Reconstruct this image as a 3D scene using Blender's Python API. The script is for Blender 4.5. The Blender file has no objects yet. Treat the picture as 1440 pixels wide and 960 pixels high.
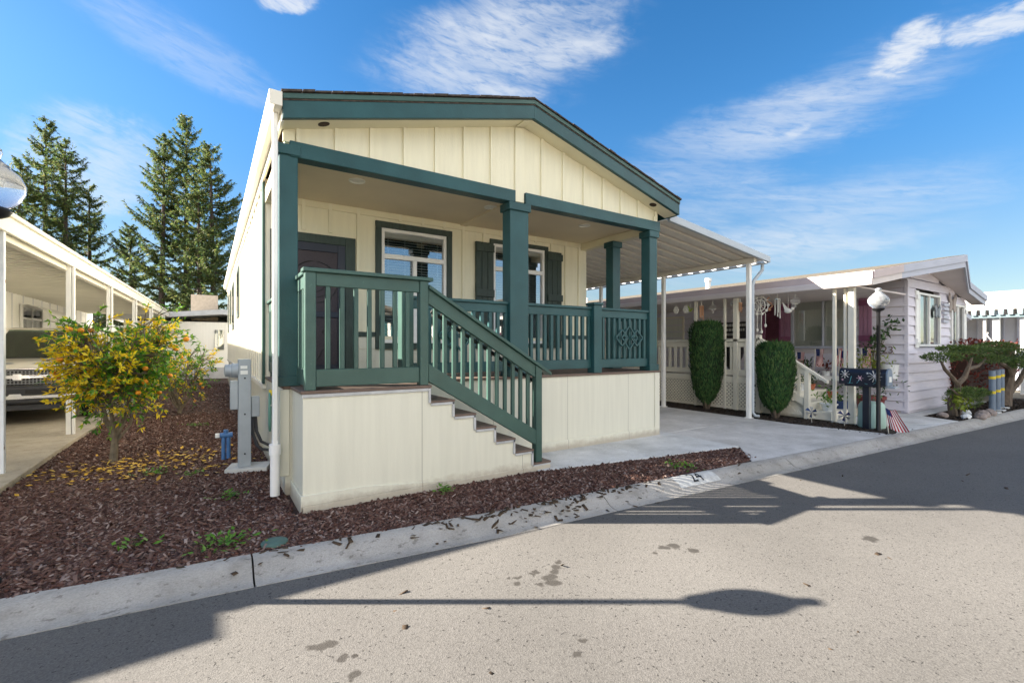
import bpy, bmesh, math, random
import numpy as np
from mathutils import Vector, Matrix
random.seed(7); rng = np.random.default_rng(11)
C = bpy.context.scene.collection
S = bpy.context.scene
PI = math.pi

# ------------------------------------------------------------------ materials
def mat(name, col, rough=0.6, var=0.08, scale=6.0, bump=0.0, bscale=60.0, metal=0.0, spec=0.4, coat=0.0, stretch=(1, 1, 1)):
    m = bpy.data.materials.new(name); m.use_nodes = True
    n, l = m.node_tree.nodes, m.node_tree.links
    b = n['Principled BSDF']
    b.inputs['Roughness'].default_value = rough
    b.inputs['Metallic'].default_value = metal
    b.inputs['Specular IOR Level'].default_value = spec
    b.inputs['Coat Weight'].default_value = coat
    tc = n.new('ShaderNodeTexCoord'); mp = n.new('ShaderNodeMapping'); mp.inputs['Scale'].default_value = stretch
    l.new(tc.outputs['Object'], mp.inputs['Vector'])
    nz = n.new('ShaderNodeTexNoise'); nz.inputs['Scale'].default_value = scale; nz.inputs['Detail'].default_value = 5
    l.new(mp.outputs[0], nz.inputs['Vector'])
    cr = n.new('ShaderNodeValToRGB')
    cr.color_ramp.elements[0].position = .3; cr.color_ramp.elements[1].position = .7
    cr.color_ramp.elements[0].color = [max(0, c * (1 - var)) for c in col[:3]] + [1]
    cr.color_ramp.elements[1].color = [min(1, c * (1 + var)) for c in col[:3]] + [1]
    l.new(nz.outputs['Fac'], cr.inputs[0]); l.new(cr.outputs[0], b.inputs['Base Color'])
    if bump:
        bn = n.new('ShaderNodeTexNoise'); bn.inputs['Scale'].default_value = bscale; bn.inputs['Detail'].default_value = 4
        l.new(mp.outputs[0], bn.inputs['Vector'])
        bp = n.new('ShaderNodeBump'); bp.inputs['Strength'].default_value = bump; bp.inputs['Distance'].default_value = .01
        l.new(bn.outputs['Fac'], bp.inputs['Height']); l.new(bp.outputs[0], b.inputs['Normal'])
    return m

def island_mat(name, cols, rough=.7, trans=0.0, spec=.3):
    """colour picked per loose piece (leaf, chip)"""
    m = bpy.data.materials.new(name); m.use_nodes = True
    n, l = m.node_tree.nodes, m.node_tree.links
    b = n['Principled BSDF']; b.inputs['Roughness'].default_value = rough; b.inputs['Specular IOR Level'].default_value = spec
    g = n.new('ShaderNodeNewGeometry'); cr = n.new('ShaderNodeValToRGB'); cr.color_ramp.interpolation = 'LINEAR'
    e = cr.color_ramp.elements
    while len(e) < len(cols): e.new(.5)
    for i, c in enumerate(cols):
        e[i].position = i / (len(cols) - 1); e[i].color = list(c) + [1]
    l.new(g.outputs['Random Per Island'], cr.inputs[0]); l.new(cr.outputs[0], b.inputs['Base Color'])
    if trans:
        t = n.new('ShaderNodeBsdfTranslucent'); mx = n.new('ShaderNodeMixShader'); mx.inputs[0].default_value = trans
        l.new(cr.outputs[0], t.inputs['Color']); l.new(b.outputs[0], mx.inputs[1]); l.new(t.outputs[0], mx.inputs[2])
        l.new(mx.outputs[0], n['Material Output'].inputs['Surface'])
    return m

def glass_mat(name, refl=.3, tint=(.75, .8, .82)):
    m = bpy.data.materials.new(name); m.use_nodes = True
    n, l = m.node_tree.nodes, m.node_tree.links
    for x in list(n):
        if x.type == 'BSDF_PRINCIPLED': n.remove(x)
    gl = n.new('ShaderNodeBsdfGlossy'); gl.inputs['Roughness'].default_value = .015; gl.inputs['Color'].default_value = (.95, .97, 1, 1)
    tr = n.new('ShaderNodeBsdfTransparent'); tr.inputs['Color'].default_value = (*tint, 1)
    fr = n.new('ShaderNodeLayerWeight'); fr.inputs['Blend'].default_value = .35
    mr = n.new('ShaderNodeMapRange'); mr.inputs['To Min'].default_value = refl; mr.inputs['To Max'].default_value = .95
    l.new(fr.outputs['Fresnel'], mr.inputs['Value'])
    mx = n.new('ShaderNodeMixShader'); l.new(mr.outputs[0], mx.inputs[0]); l.new(tr.outputs[0], mx.inputs[1]); l.new(gl.outputs[0], mx.inputs[2])
    l.new(mx.outputs[0], n['Material Output'].inputs['Surface'])
    return m

M = {}
M['cream'] = mat('cream_siding', (.75, .71, .54), .55, .04, 3, .25, 40, stretch=(6, 6, .6))
M['cream_side'] = mat('cream_side_siding', (.78, .75, .64), .55, .03, 3, .15, 40, stretch=(6, 6, .6))
M['cream_trim'] = mat('cream_trim', (.74, .69, .50), .5, .04, 3)
M['ceiling'] = mat('tan_ceiling', (.78, .67, .48), .65, .04, 2)
M['skirt'] = mat('skirting_panel', (.64, .63, .535), .6, .04, 2.5, .2, 50, stretch=(8, 8, .5))
def weather(m, seams=None, dirt=0.0):
    '''panel seams (object x/y) and a splashed dirt line near the ground'''
    n, l = m.node_tree.nodes, m.node_tree.links; b = n['Principled BSDF']; src = b.inputs['Base Color'].links[0].from_socket
    ge = n.new('ShaderNodeNewGeometry'); sp = n.new('ShaderNodeSeparateXYZ'); l.new(ge.outputs['Position'], sp.inputs[0])
    def M_(op, a, bb):
        q = n.new('ShaderNodeMath'); q.operation = op
        for i, v in enumerate((a, bb)):
            if isinstance(v, (int, float)): q.inputs[i].default_value = v
            else: l.new(v, q.inputs[i])
        return q.outputs[0]
    def over(fac, col):
        nonlocal src
        x = n.new('ShaderNodeMix'); x.data_type = 'RGBA'; l.new(fac, x.inputs['Factor']); l.new(src, x.inputs['A']); x.inputs['B'].default_value = (*col, 1); src = x.outputs['Result']
    if seams:
        fr = M_('FRACT', M_('DIVIDE', M_('SUBTRACT', sp.outputs['X'], seams[1]), seams[0]), 0); over(M_('MULTIPLY', M_('LESS_THAN', fr, .006 / seams[0]), .7), (.12, .11, .09))
    nz = n.new('ShaderNodeTexNoise'); nz.inputs['Scale'].default_value = 7; nz.inputs['Detail'].default_value = 8; nz.inputs['Roughness'].default_value = .7; l.new(ge.outputs['Position'], nz.inputs[0])
    if dirt:
        mr = n.new('ShaderNodeMapRange'); mr.inputs['From Min'].default_value = dirt; mr.inputs['From Max'].default_value = -.02; l.new(sp.outputs['Z'], mr.inputs['Value'])
        q = n.new('ShaderNodeMapRange'); q.inputs['From Min'].default_value = .75; q.inputs['From Max'].default_value = 1.15; l.new(M_('ADD', mr.outputs[0], nz.outputs[0]), q.inputs['Value'])
        over(M_('MULTIPLY', q.outputs[0], .55), (.26, .20, .15))
    l.new(src, b.inputs['Base Color'])
weather(M['skirt'], (1.22, .56), .17)
def worn_edges(m):
    '''paint worn to primer in small patches'''
    n, l = m.node_tree.nodes, m.node_tree.links; b = n['Principled BSDF']; src = b.inputs['Base Color'].links[0].from_socket
    ge = n.new('ShaderNodeNewGeometry')
    for sc, p0, p1, mul in ((2.2, .35, .65, (.80, .84, .84)), (30, .68, .76, (1.6, 1.5, 1.4))):
        nz = n.new('ShaderNodeTexNoise'); nz.inputs['Scale'].default_value = sc; nz.inputs['Detail'].default_value = 6; l.new(ge.outputs['Position'], nz.inputs[0])
        r = n.new('ShaderNodeValToRGB'); r.color_ramp.elements[0].position = p0; r.color_ramp.elements[1].position = p1; r.color_ramp.elements[0].color = (1, 1, 1, 1); r.color_ramp.elements[1].color = (*mul, 1); l.new(nz.outputs[0], r.inputs[0])
        x = n.new('ShaderNodeMix'); x.data_type = 'RGBA'; x.blend_type = 'MULTIPLY'; x.inputs['Factor'].default_value = 1; l.new(src, x.inputs['A']); l.new(r.outputs[0], x.inputs['B']); src = x.outputs['Result']
    l.new(src, b.inputs['Base Color'])
M['teal'] = mat('teal_paint', (.020, .076, .082), .42, .12, 4, .15, 50, stretch=(1, 1, 1))
M['teal_rail'] = mat('green_rail_paint', (.044, .096, .082), .42, .12, 4, .15, 50)
worn_edges(M['teal']); worn_edges(M['teal_rail'])
M['shutter'] = mat('dark_green_shutter', (.035, .055, .048), .55, .2, 6, .3, 30, stretch=(6, 6, 1))
M['white'] = mat('white_paint', (.80, .80, .78), .4, .03, 4)
M['vinyl'] = mat('white_vinyl', (.82, .82, .81), .35, .02, 4)
M['offwhite'] = mat('offwhite_gutter', (.74, .71, .62), .4, .04, 4)
M['shingle'] = mat('brown_shingles', (.055, .042, .034), .9, .5, 20, .6, 50)
M['door'] = mat('navy_door', (.022, .027, .044), .4, .1, 5)
M['screen'] = mat('dark_screen_mesh', (.045, .036, .045), .6, .15, 40)
M['black'] = mat('black_paint', (.012, .012, .014), .4, .2, 10)
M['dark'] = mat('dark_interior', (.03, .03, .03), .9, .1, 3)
M['glass'] = glass_mat('window_glass', .34)
M['darkglass'] = glass_mat('plain_glass', .16, (.7, .72, .7))
M['blind'] = mat('white_blind', (.62, .64, .62), .5, .04, 4)
M['light'] = mat('downlight_trim', (.85, .82, .72), .4, .02, 4)
def planks(name, c1, c2, w, axis='Y'):
    m = mat(name, c1, .65, .18, 5, .3, 60)
    n, l = m.node_tree.nodes, m.node_tree.links
    tc = n.new('ShaderNodeTexCoord'); sp = n.new('ShaderNodeSeparateXYZ'); l.new(tc.outputs['Object'], sp.inputs[0])
    mu = n.new('ShaderNodeMath'); mu.operation = 'MULTIPLY'; mu.inputs[1].default_value = 1 / w; l.new(sp.outputs[axis], mu.inputs[0])
    fr = n.new('ShaderNodeMath'); fr.operation = 'FRACT'; l.new(mu.outputs[0], fr.inputs[0])
    lt = n.new('ShaderNodeMath'); lt.operation = 'LESS_THAN'; lt.inputs[1].default_value = .06; l.new(fr.outputs[0], lt.inputs[0])
    fl = n.new('ShaderNodeMath'); fl.operation = 'FLOOR'; l.new(mu.outputs[0], fl.inputs[0])
    wn = n.new('ShaderNodeTexWhiteNoise'); wn.noise_dimensions = '1D'; l.new(fl.outputs[0], wn.inputs['W'])
    b = n['Principled BSDF']; src = b.inputs['Base Color'].links[0].from_socket
    m1 = n.new('ShaderNodeMix'); m1.data_type = 'RGBA'; m1.inputs['B'].default_value = (*c2, 1)
    l.new(wn.outputs['Value'], m1.inputs['Factor']); l.new(src, m1.inputs['A'])
    m2 = n.new('ShaderNodeMix'); m2.data_type = 'RGBA'; m2.inputs['B'].default_value = (.02, .015, .012, 1)
    l.new(lt.outputs[0], m2.inputs['Factor']); l.new(m1.outputs['Result'], m2.inputs['A']); l.new(m2.outputs['Result'], b.inputs['Base Color'])
    return m
M['deck'] = planks('brown_deck_boards', (.13, .088, .068), (.17, .13, .108), .14)
M['nosing'] = mat('grey_edge_strip', (.42, .43, .44), .5, .15, 12)
M['bronze'] = mat('black_vent', (.03, .014, .008), .7, .3, 20)
M['steel'] = mat('grey_painted_steel', (.36, .40, .44), .45, .08, 6, metal=.2)
M['bluevalve'] = mat('blue_valve_paint', (.06, .16, .36), .4, .1, 8)
M['alu'] = mat('carport_aluminium', (.74, .69, .60), .5, .04, 2)
M['alu_blue'] = mat('carport_fascia', (.42, .47, .52), .45, .04, 3)
M['rustpost'] = mat('chipped_white_post', (.72, .74, .76), .5, .06, 9)
def rusty(m):
    n, l = m.node_tree.nodes, m.node_tree.links; b = n['Principled BSDF']
    src = b.inputs['Base Color'].links[0].from_socket
    tc = n.new('ShaderNodeTexCoord'); nz = n.new('ShaderNodeTexNoise'); nz.inputs['Scale'].default_value = 14; nz.inputs['Detail'].default_value = 6
    l.new(tc.outputs['Object'], nz.inputs[0]); cr = n.new('ShaderNodeValToRGB')
    cr.color_ramp.elements[0].position = .66; cr.color_ramp.elements[1].position = .70
    cr.color_ramp.elements[0].color = (0, 0, 0, 1); cr.color_ramp.elements[1].color = (1, 1, 1, 1)
    l.new(nz.outputs[0], cr.inputs[0]); mx = n.new('ShaderNodeMix'); mx.data_type = 'RGBA'; mx.inputs['B'].default_value = (.22, .13, .09, 1)
    l.new(cr.outputs[0], mx.inputs['Factor']); l.new(src, mx.inputs['A']); l.new(mx.outputs['Result'], b.inputs['Base Color'])
rusty(M['rustpost'])
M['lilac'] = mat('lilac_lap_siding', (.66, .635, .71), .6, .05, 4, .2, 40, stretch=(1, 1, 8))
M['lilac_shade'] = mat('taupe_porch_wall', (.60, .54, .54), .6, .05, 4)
M['pinkfascia'] = mat('pale_pink_fascia', (.50, .41, .40), .5, .05, 3)
M['whitefascia'] = mat('white_fascia', (.60, .54, .52), .5, .03, 3)
M['greyfascia'] = mat('grey_blue_trim', (.42, .44, .52), .5, .05, 3)
M['purple'] = mat('mauve_shutter', (.30, .15, .23), .6, .12, 6, stretch=(8, 8, 1))
M['purple_dark'] = mat('plum_batten', (.20, .06, .13), .6, .12, 6)
M['plumdoor'] = mat('plum_door', (.09, .02, .04), .5, .2, 6)
M['beige'] = mat('beige_rail_paint', (.76, .72, .61), .5, .06, 4)
M['tanroof'] = mat('tan_shingle_roof', (.10, .085, .062), .9, .4, 14, .6, 40)
M['soffit'] = mat('mauve_soffit', (.68, .62, .61), .7, .06, 3)
M['curtain'] = mat('pale_curtain', (.70, .71, .66), .8, .06, 3, .3, 30, stretch=(14, 14, .3))
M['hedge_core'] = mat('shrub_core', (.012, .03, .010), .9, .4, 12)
M['bark'] = mat('grey_brown_bark', (.13, .10, .075), .9, .35, 10, .8, 40, stretch=(2, 2, .5))
M['bark_red'] = mat('conifer_bark', (.07, .052, .042), .9, .35, 6, .8, 20, stretch=(2, 2, .4))
M['bark_pale'] = mat('citrus_bark', (.17, .14, .10), .9, .3, 14, .6, 50)
M['orange'] = mat('orange_fruit', (.72, .27, .015), .45, .12, 10, .2, 120)
M['terracotta'] = mat('terracotta', (.40, .13, .065), .8, .15, 10)
M['bluepot'] = mat('blue_glazed_pot', (.03, .06, .16), .25, .2, 10)
M['whitepot'] = mat('white_pot', (.70, .72, .72), .4, .05, 8)
M['mint'] = mat('mint_green_bin', (.36, .52, .46), .5, .06, 6)
M['lampglass'] = None
M['rock'] = mat('pinkish_stone', (.30, .25, .23), .9, .3, 7, .6, 20)
M['conc_pad'] = mat('pale_concrete', (.52, .52, .50), .85, .1, 8, .4, 60)
M['chrome'] = mat('chrome', (.78, .79, .80), .12, .03, 4, metal=1.0)
M['tan_car'] = mat('pewter_car_paint', (.74, .70, .62), .3, .05, 3, coat=.6)
M['rubber'] = mat('black_rubber', (.02, .02, .02), .8, .2, 20)
M['plastic'] = mat('dark_bumper_plastic', (.045, .047, .055), .6, .2, 10)
M['red'] = mat('flag_red', (.42, .03, .04), .7, .08, 10)
M['flagwhite'] = mat('flag_white', (.72, .70, .68), .7, .04, 10)
M['navy'] = mat('flag_blue', (.02, .03, .12), .7, .1, 10)
M['silver'] = mat('silver_chime', (.62, .62, .60), .3, .05, 6, metal=.7)
M['copper'] = mat('copper_chime', (.55, .30, .18), .4, .1, 6, metal=.5)
M['shellwhite'] = mat('white_ornament', (.80, .78, .72), .6, .05, 10)
M['yellow'] = mat('yellow_band', (.65, .50, .03), .5, .08, 6)
M['bluegrey'] = mat('blue_grey_tube', (.15, .20, .27), .45, .1, 6)
M['farwall'] = mat('far_grey_siding', (.50, .51, .56), .7, .05, 5)
M['awning'] = mat('pale_blue_awning', (.10, .15, .17), .5, .05, 5)
M['whitewall'] = mat('white_home_panel', (.80, .79, .74), .55, .03, 3, .15, 30, stretch=(6, 6, .3))
M['roofgrey'] = mat('grey_roof_edge', (.45, .46, .48), .7, .1, 5)
M['tanbrick'] = mat('tan_block', (.45, .37, .28), .9, .12, 8)
M['pink'] = mat('pink_petal', (.75, .50, .60), .6, .1, 12)
M['mailnavy'] = mat('navy_mailbox', (.010, .014, .028), .35, .2, 8)
M['lidgreen'] = mat('green_valve_lid', (.07, .13, .11), .7, .15, 12, .3, 40)
M['moon'] = mat('grey_white_ring', (.6, .6, .62), .5, .05, 6)

# leaves
L_con = island_mat('conifer_needles', [(.045, .095, .036), (.085, .145, .04), (.17, .20, .05), (.06, .12, .07), (.26, .24, .07)], .65, .45)
L_cit_g = island_mat('citrus_green_leaves', [(.03, .13, .01), (.08, .26, .015), (.15, .36, .03), (.30, .44, .03)], .4, .45, .5)
L_cit_y = island_mat('citrus_yellow_leaves', [(.80, .50, .012), (.90, .68, .02), (.92, .76, .06), (.86, .60, .015), (.56, .60, .03)], .45, .48, .4)
L_cyp = island_mat('cypress_needles', [(.018, .055, .020), (.03, .09, .026), (.055, .13, .034), (.10, .15, .045)], .7, .15)
L_top = island_mat('juniper_needles', [(.05, .095, .026), (.085, .15, .035), (.16, .22, .055), (.11, .16, .07)], .7, .2)
L_red = island_mat('red_hedge_leaves', [(.12, .02, .015), (.22, .04, .03), (.08, .03, .015)], .6, .25)
L_weed = island_mat('weed_leaves', [(.05, .15, .015), (.10, .24, .02), (.15, .27, .05)], .5, .3)
L_plant = island_mat('house_plant_leaves', [(.012, .04, .012), (.03, .08, .02), (.06, .12, .03)], .4, .2, .5)
L_lime = island_mat('lime_leaves', [(.14, .22, .02), (.24, .30, .03), (.30, .34, .05)], .5, .3)
L_chip = island_mat('bark_chips', [(.030, .014, .010), (.075, .032, .023), (.12, .058, .042), (.19, .115, .09), (.05, .026, .022), (.115, .05, .036), (.34, .26, .225)], .8)
L_soilchip = island_mat('dark_chips', [(.012, .008, .006), (.03, .018, .012), (.05, .035, .022), (.02, .013, .01)], .85)
L_fallen = island_mat('fallen_yellow_leaves', [(.50, .28, .02), (.62, .38, .04), (.36, .20, .03), (.55, .40, .08)], .6)
L_litter = island_mat('dry_leaf_litter', [(.03, .02, .012), (.07, .045, .025), (.05, .03, .02)], .8)

# ------------------------------------------------------------------ mesh builder
WLOC = {}
class MB:
    def __init__(s): s.v = []; s.f = []; s.mi = []
    def add(s, vs, fs, mi=0):
        b = len(s.v); s.v += [tuple(p) for p in vs]; s.f += [tuple(b + i for i in f) for f in fs]; s.mi += [mi] * len(fs); return s
    def box(s, x0, x1, y0, y1, z0, z1, mi=0):
        return s.add([(x0, y0, z0), (x1, y0, z0), (x1, y1, z0), (x0, y1, z0), (x0, y0, z1), (x1, y0, z1), (x1, y1, z1), (x0, y1, z1)],
                     [(3, 2, 1, 0), (4, 5, 6, 7), (0, 1, 5, 4), (1, 2, 6, 5), (2, 3, 7, 6), (3, 0, 4, 7)], mi)
    def bar(s, p0, p1, w, h, up=(0, 0, 1), mi=0):
        p0, p1 = Vector(p0), Vector(p1); d = (p1 - p0).normalized(); up = Vector(up)
        a = d.cross(up)
        if a.length < 1e-4: a = d.cross(Vector((1, 0, 0)))
        a.normalize(); b = a.cross(d).normalized(); vs = []
        for p in (p0, p1):
            for q, r in ((-1, -1), (1, -1), (1, 1), (-1, 1)): vs.append(p + a * w / 2 * q + b * h / 2 * r)
        return s.add(vs, [(0, 1, 2, 3), (7, 6, 5, 4), (0, 4, 5, 1), (1, 5, 6, 2), (2, 6, 7, 3), (3, 7, 4, 0)], mi)
    def prism(s, pts, axis, a0, a1, mi=0):
        """pts: 2D outline; axis 'x': (y,z), 'y': (x,z), 'z': (x,y)"""
        def p3(p, a): return {'x': (a, p[0], p[1]), 'y': (p[0], a, p[1]), 'z': (p[0], p[1], a)}[axis]
        n = len(pts); vs = [p3(p, a0) for p in pts] + [p3(p, a1) for p in pts]
        fs = [tuple(range(n)), tuple(range(2 * n - 1, n - 1, -1))] + [(i, (i + 1) % n, n + (i + 1) % n, n + i) for i in range(n)]
        return s.add(vs, fs, mi)
    def tube(s, pts, rad, n=8, cap=True, mi=0):
        pts = [Vector(p) for p in pts]; k = len(pts)
        if not hasattr(rad, '__len__'): rad = [rad] * k
        vs, fs = [], []; ref = None
        for i, p in enumerate(pts):
            d = (pts[min(i + 1, k - 1)] - pts[max(i - 1, 0)]).normalized()
            if ref is None: ref = Vector((0, 0, 1)) if abs(d.z) < .9 else Vector((1, 0, 0))
            a = d.cross(ref).normalized(); b = d.cross(a).normalized(); ref = a.cross(d) if False else ref
            for j in range(n):
                t = 2 * PI * j / n; vs.append(p + (a * math.cos(t) + b * math.sin(t)) * rad[i])
        for i in range(k - 1):
            for j in range(n): fs.append((i * n + j, i * n + (j + 1) % n, (i + 1) * n + (j + 1) % n, (i + 1) * n + j))
        if cap: fs += [tuple(range(n - 1, -1, -1)), tuple(range((k - 1) * n, k * n))]
        return s.add(vs, fs, mi)
    def lathe(s, prof, c=(0, 0, 0), n=16, mi=0, axis='z'):
        vs, fs = [], []
        for r, z in prof:
            for j in range(n):
                t = 2 * PI * j / n; q = (r * math.cos(t), r * math.sin(t), z)
                if axis == 'y': q = (q[0], q[2], q[1])
                if axis == 'x': q = (q[2], q[0], q[1])
                vs.append((c[0] + q[0], c[1] + q[1], c[2] + q[2]))
        k = len(prof)
        for i in range(k - 1):
            for j in range(n): fs.append((i * n + j, i * n + (j + 1) % n, (i + 1) * n + (j + 1) % n, (i + 1) * n + j))
        fs += [tuple(range(n - 1, -1, -1)), tuple(range((k - 1) * n, k * n))]
        return s.add(vs, fs, mi)
    def sphere(s, c, r, n=12, sq=(1, 1, 1), mi=0):
        prof = [(max(.001, r * math.sin(PI * i / n)), -r * math.cos(PI * i / n)) for i in range(n + 1)]
        b = len(s.v); s.lathe(prof, (0, 0, 0), n + 2, mi)
        for i in range(b, len(s.v)):
            v = s.v[i]; s.v[i] = (c[0] + v[0] * sq[0], c[1] + v[1] * sq[1], c[2] + v[2] * sq[2])
        return s
    def build(s, name, m, parent=None, bevel=0, smooth=False, local=False, cls=None):
        me = bpy.data.meshes.new(name)
        off = (0, 0, 0) if (parent is None or local) else WLOC[parent.name]
        me.from_pydata([(x - off[0], y - off[1], z - off[2]) for x, y, z in s.v], [], s.f)
        ms = m if isinstance(m, (list, tuple)) else [m]
        for q in ms: me.materials.append(q)
        if len(ms) > 1: me.polygons.foreach_set('material_index', s.mi)
        bm = bmesh.new(); bm.from_mesh(me); bmesh.ops.recalc_face_normals(bm, faces=bm.faces); bm.to_mesh(me); bm.free()
        if smooth:
            me.polygons.foreach_set('use_smooth', [True] * len(me.polygons))
        o = bpy.data.objects.new(name, me); C.objects.link(o)
        if parent: o.parent = parent
        WLOC[o.name] = off
        if smooth:
            try: me.set_sharp_from_angle(angle=math.radians(40))
            except Exception: pass
        if bevel:
            bv = o.modifiers.new('edge', 'BEVEL'); bv.width = bevel; bv.segments = 1; bv.limit_method = 'ANGLE'
        return o
def tag(o, label=None, cat=None, group=None, kind=None):
    if label: o['label'] = label
    if cat: o['category'] = cat
    if group: o['group'] = group
    if kind: o['kind'] = kind
    return o
def thing(name, loc, label, cat, group=None):
    o = bpy.data.objects.new(name, None); C.objects.link(o); o.location = loc; o.empty_display_size = .2
    WLOC[o.name] = tuple(loc); return tag(o, label, cat, group)
def B(name, m, parent, x0, x1, y0, y1, z0, z1, bevel=0): return MB().box(x0, x1, y0, y1, z0, z1).build(name, m, parent, bevel)
def copy_tree(o, parent=None):
    c = o.copy(); C.objects.link(c); c.parent = parent
    for ch in list(o.children): copy_tree(ch, c)
    return c
def cards(name, P, D, N, Ln, W, mats, parent=None, mi=None, shape='leaf', bend=0.0):
    """many small leaf faces: centre P, long axis D, normal N, length, width (world coords)"""
    P = np.asarray(P, float); k = len(P); off = np.array((0, 0, 0) if parent is None else WLOC[parent.name]); P = P - off
    D = np.asarray(D, float); D /= np.linalg.norm(D, axis=1)[:, None] + 1e-9
    N = np.asarray(N, float); T = np.cross(D, N); T /= np.linalg.norm(T, axis=1)[:, None] + 1e-9; N = np.cross(T, D)
    Ln = np.broadcast_to(np.asarray(Ln, float), (k,))[:, None]; W = np.broadcast_to(np.asarray(W, float), (k,))[:, None]
    if shape == 'leaf':
        V = np.stack([P, P + D * Ln * .45 + T * W * .5 + N * bend * Ln, P + D * Ln, P + D * Ln * .45 - T * W * .5 + N * bend * Ln], 1)
    else:
        V = np.stack([P - D * Ln * .5 - T * W * .5, P + D * Ln * .5 - T * W * .5, P + D * Ln * .5 + T * W * .5, P - D * Ln * .5 + T * W * .5], 1)
    V = V.reshape(-1, 3)
    me = bpy.data.meshes.new(name); me.vertices.add(4 * k); me.vertices.foreach_set('co', V.ravel())
    me.loops.add(4 * k); me.loops.foreach_set('vertex_index', np.arange(4 * k, dtype=np.int32))
    me.polygons.add(k); me.polygons.foreach_set('loop_start', np.arange(0, 4 * k, 4, dtype=np.int32))
    ms = mats if isinstance(mats, (list, tuple)) else [mats]
    for q in ms: me.materials.append(q)
    if mi is not None: me.polygons.foreach_set('material_index', np.asarray(mi, dtype=np.int32))
    me.update(); me.validate()
    o = bpy.data.objects.new(name, me); C.objects.link(o)
    if parent: o.parent = parent
    WLOC[o.name] = tuple(off); return o
def rv(k): 
    a = rng.normal(size=(k, 3)); return a / (np.linalg.norm(a, axis=1)[:, None] + 1e-9)
def text_mb(body, size, depth=.003):
    cu = bpy.data.curves.new('txt', 'FONT'); cu.body = body; cu.size = size; cu.extrude = depth; cu.align_x = 'CENTER'; cu.align_y = 'CENTER'
    o = bpy.data.objects.new('txt', cu); C.objects.link(o); bpy.context.view_layer.update()
    me = bpy.data.meshes.new_from_object(o.evaluated_get(bpy.context.evaluated_depsgraph_get()))
    bm = bmesh.new(); bm.from_mesh(me); bmesh.ops.triangulate(bm, faces=bm.faces)
    for _ in range(2): bmesh.ops.subdivide_edges(bm, edges=[e for e in bm.edges if e.calc_length() > size * .12], cuts=2); bmesh.ops.triangulate(bm, faces=bm.faces)
    bm.to_mesh(me); bm.free()
    vs = [tuple(v.co) for v in me.vertices]; fs = [tuple(p.vertices) for p in me.polygons]
    bpy.data.objects.remove(o); bpy.data.curves.remove(cu); return vs, fs
SUN_E, SKY_S, EXPO, SKY_SAT = 5.0, .05, 2.42, (1.12, 1.34)
CLOUD_COL = (3.5, 3.6, 3.7, 1)
CLOUDS = [  # azimuth, elevation, radii, tilt, noise, low, high, amount   (degrees)
 (32, 32.2, 22, 9, 14, 's', .42, 1.0, .55), (28.5, 34.2, 13, 5, 20, 'w', .50, 1.0, .55), (38, 31.5, 13, 3.6, 12, 's', .46, 1.0, .40), (7.4, 33.9, 4.5, 1.5, 10, 'p', .54, .84, .75),
 (73.5, 26.0, 4.0, 2.4, 30, 'p', .50, .82, .8), (79.5, 25.8, 6, 1.7, -4, 'p', .52, .82, .75), (60, 21.5, 22, 6, 8, 's', .46, 1.05, .40), (65.0, 21.6, 1.6, .6, 6, 'p', .48, .85, .45),
 (66, 12.5, 20, 6, 6, 's', .42, 1.05, .45), (57, 15, 14, 4, 10, 's', .46, 1.0, .35), (-8.5, 16.5, 8, 6, 10, 'p', .30, 1.0, .50), (-3, 28, 15, 3.5, -14, 's', .46, 1.0, .30), (70, 24.0, 16, 5, 8, 's', .48, 1.05, .34), (50, 9, 30, 6, 0, 's', .40, 1.1, .30)]
FILL_CLOUDS = [(-150, 32, 52, 36, 0, 'w', .30, .58, .95), (128, 34, 36, 34, 0, 'w', .30, .58, .95)]  # unseen cloud banks behind the camera, added to brighten the shaded facade
FILL_CLOUD_COL = (12.2, 11.8, 11.2, 1)
SKY_VAL = (.50, .84)
# ------------------------------------------------------------------ ground
KP = [(-14, 4.6), (-6, 3.95), (-.925, 3.52), (.25, 3.40), (2, 3.19), (3.3, 3.095), (4.65, 2.99), (6.5, 2.85), (9.1, 2.67), (12.5, 2.42), (15.2, 2.23), (25, 1.6), (60, -.4), (120, -3.8)]
def ky(x):
    for (xa, ya), (xb, yb) in zip(KP, KP[1:]):
        if x <= xb: return ya + (yb - ya) * (x - xa) / (xb - xa)
    return KP[-1][1]
def sheet(name, pts, z, m, kind='structure', n=1):
    mb = MB(); mb.add([(x, y, z) for x, y in pts], [tuple(range(len(pts)))])
    return tag(mb.build(name, m), kind=kind)

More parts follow.
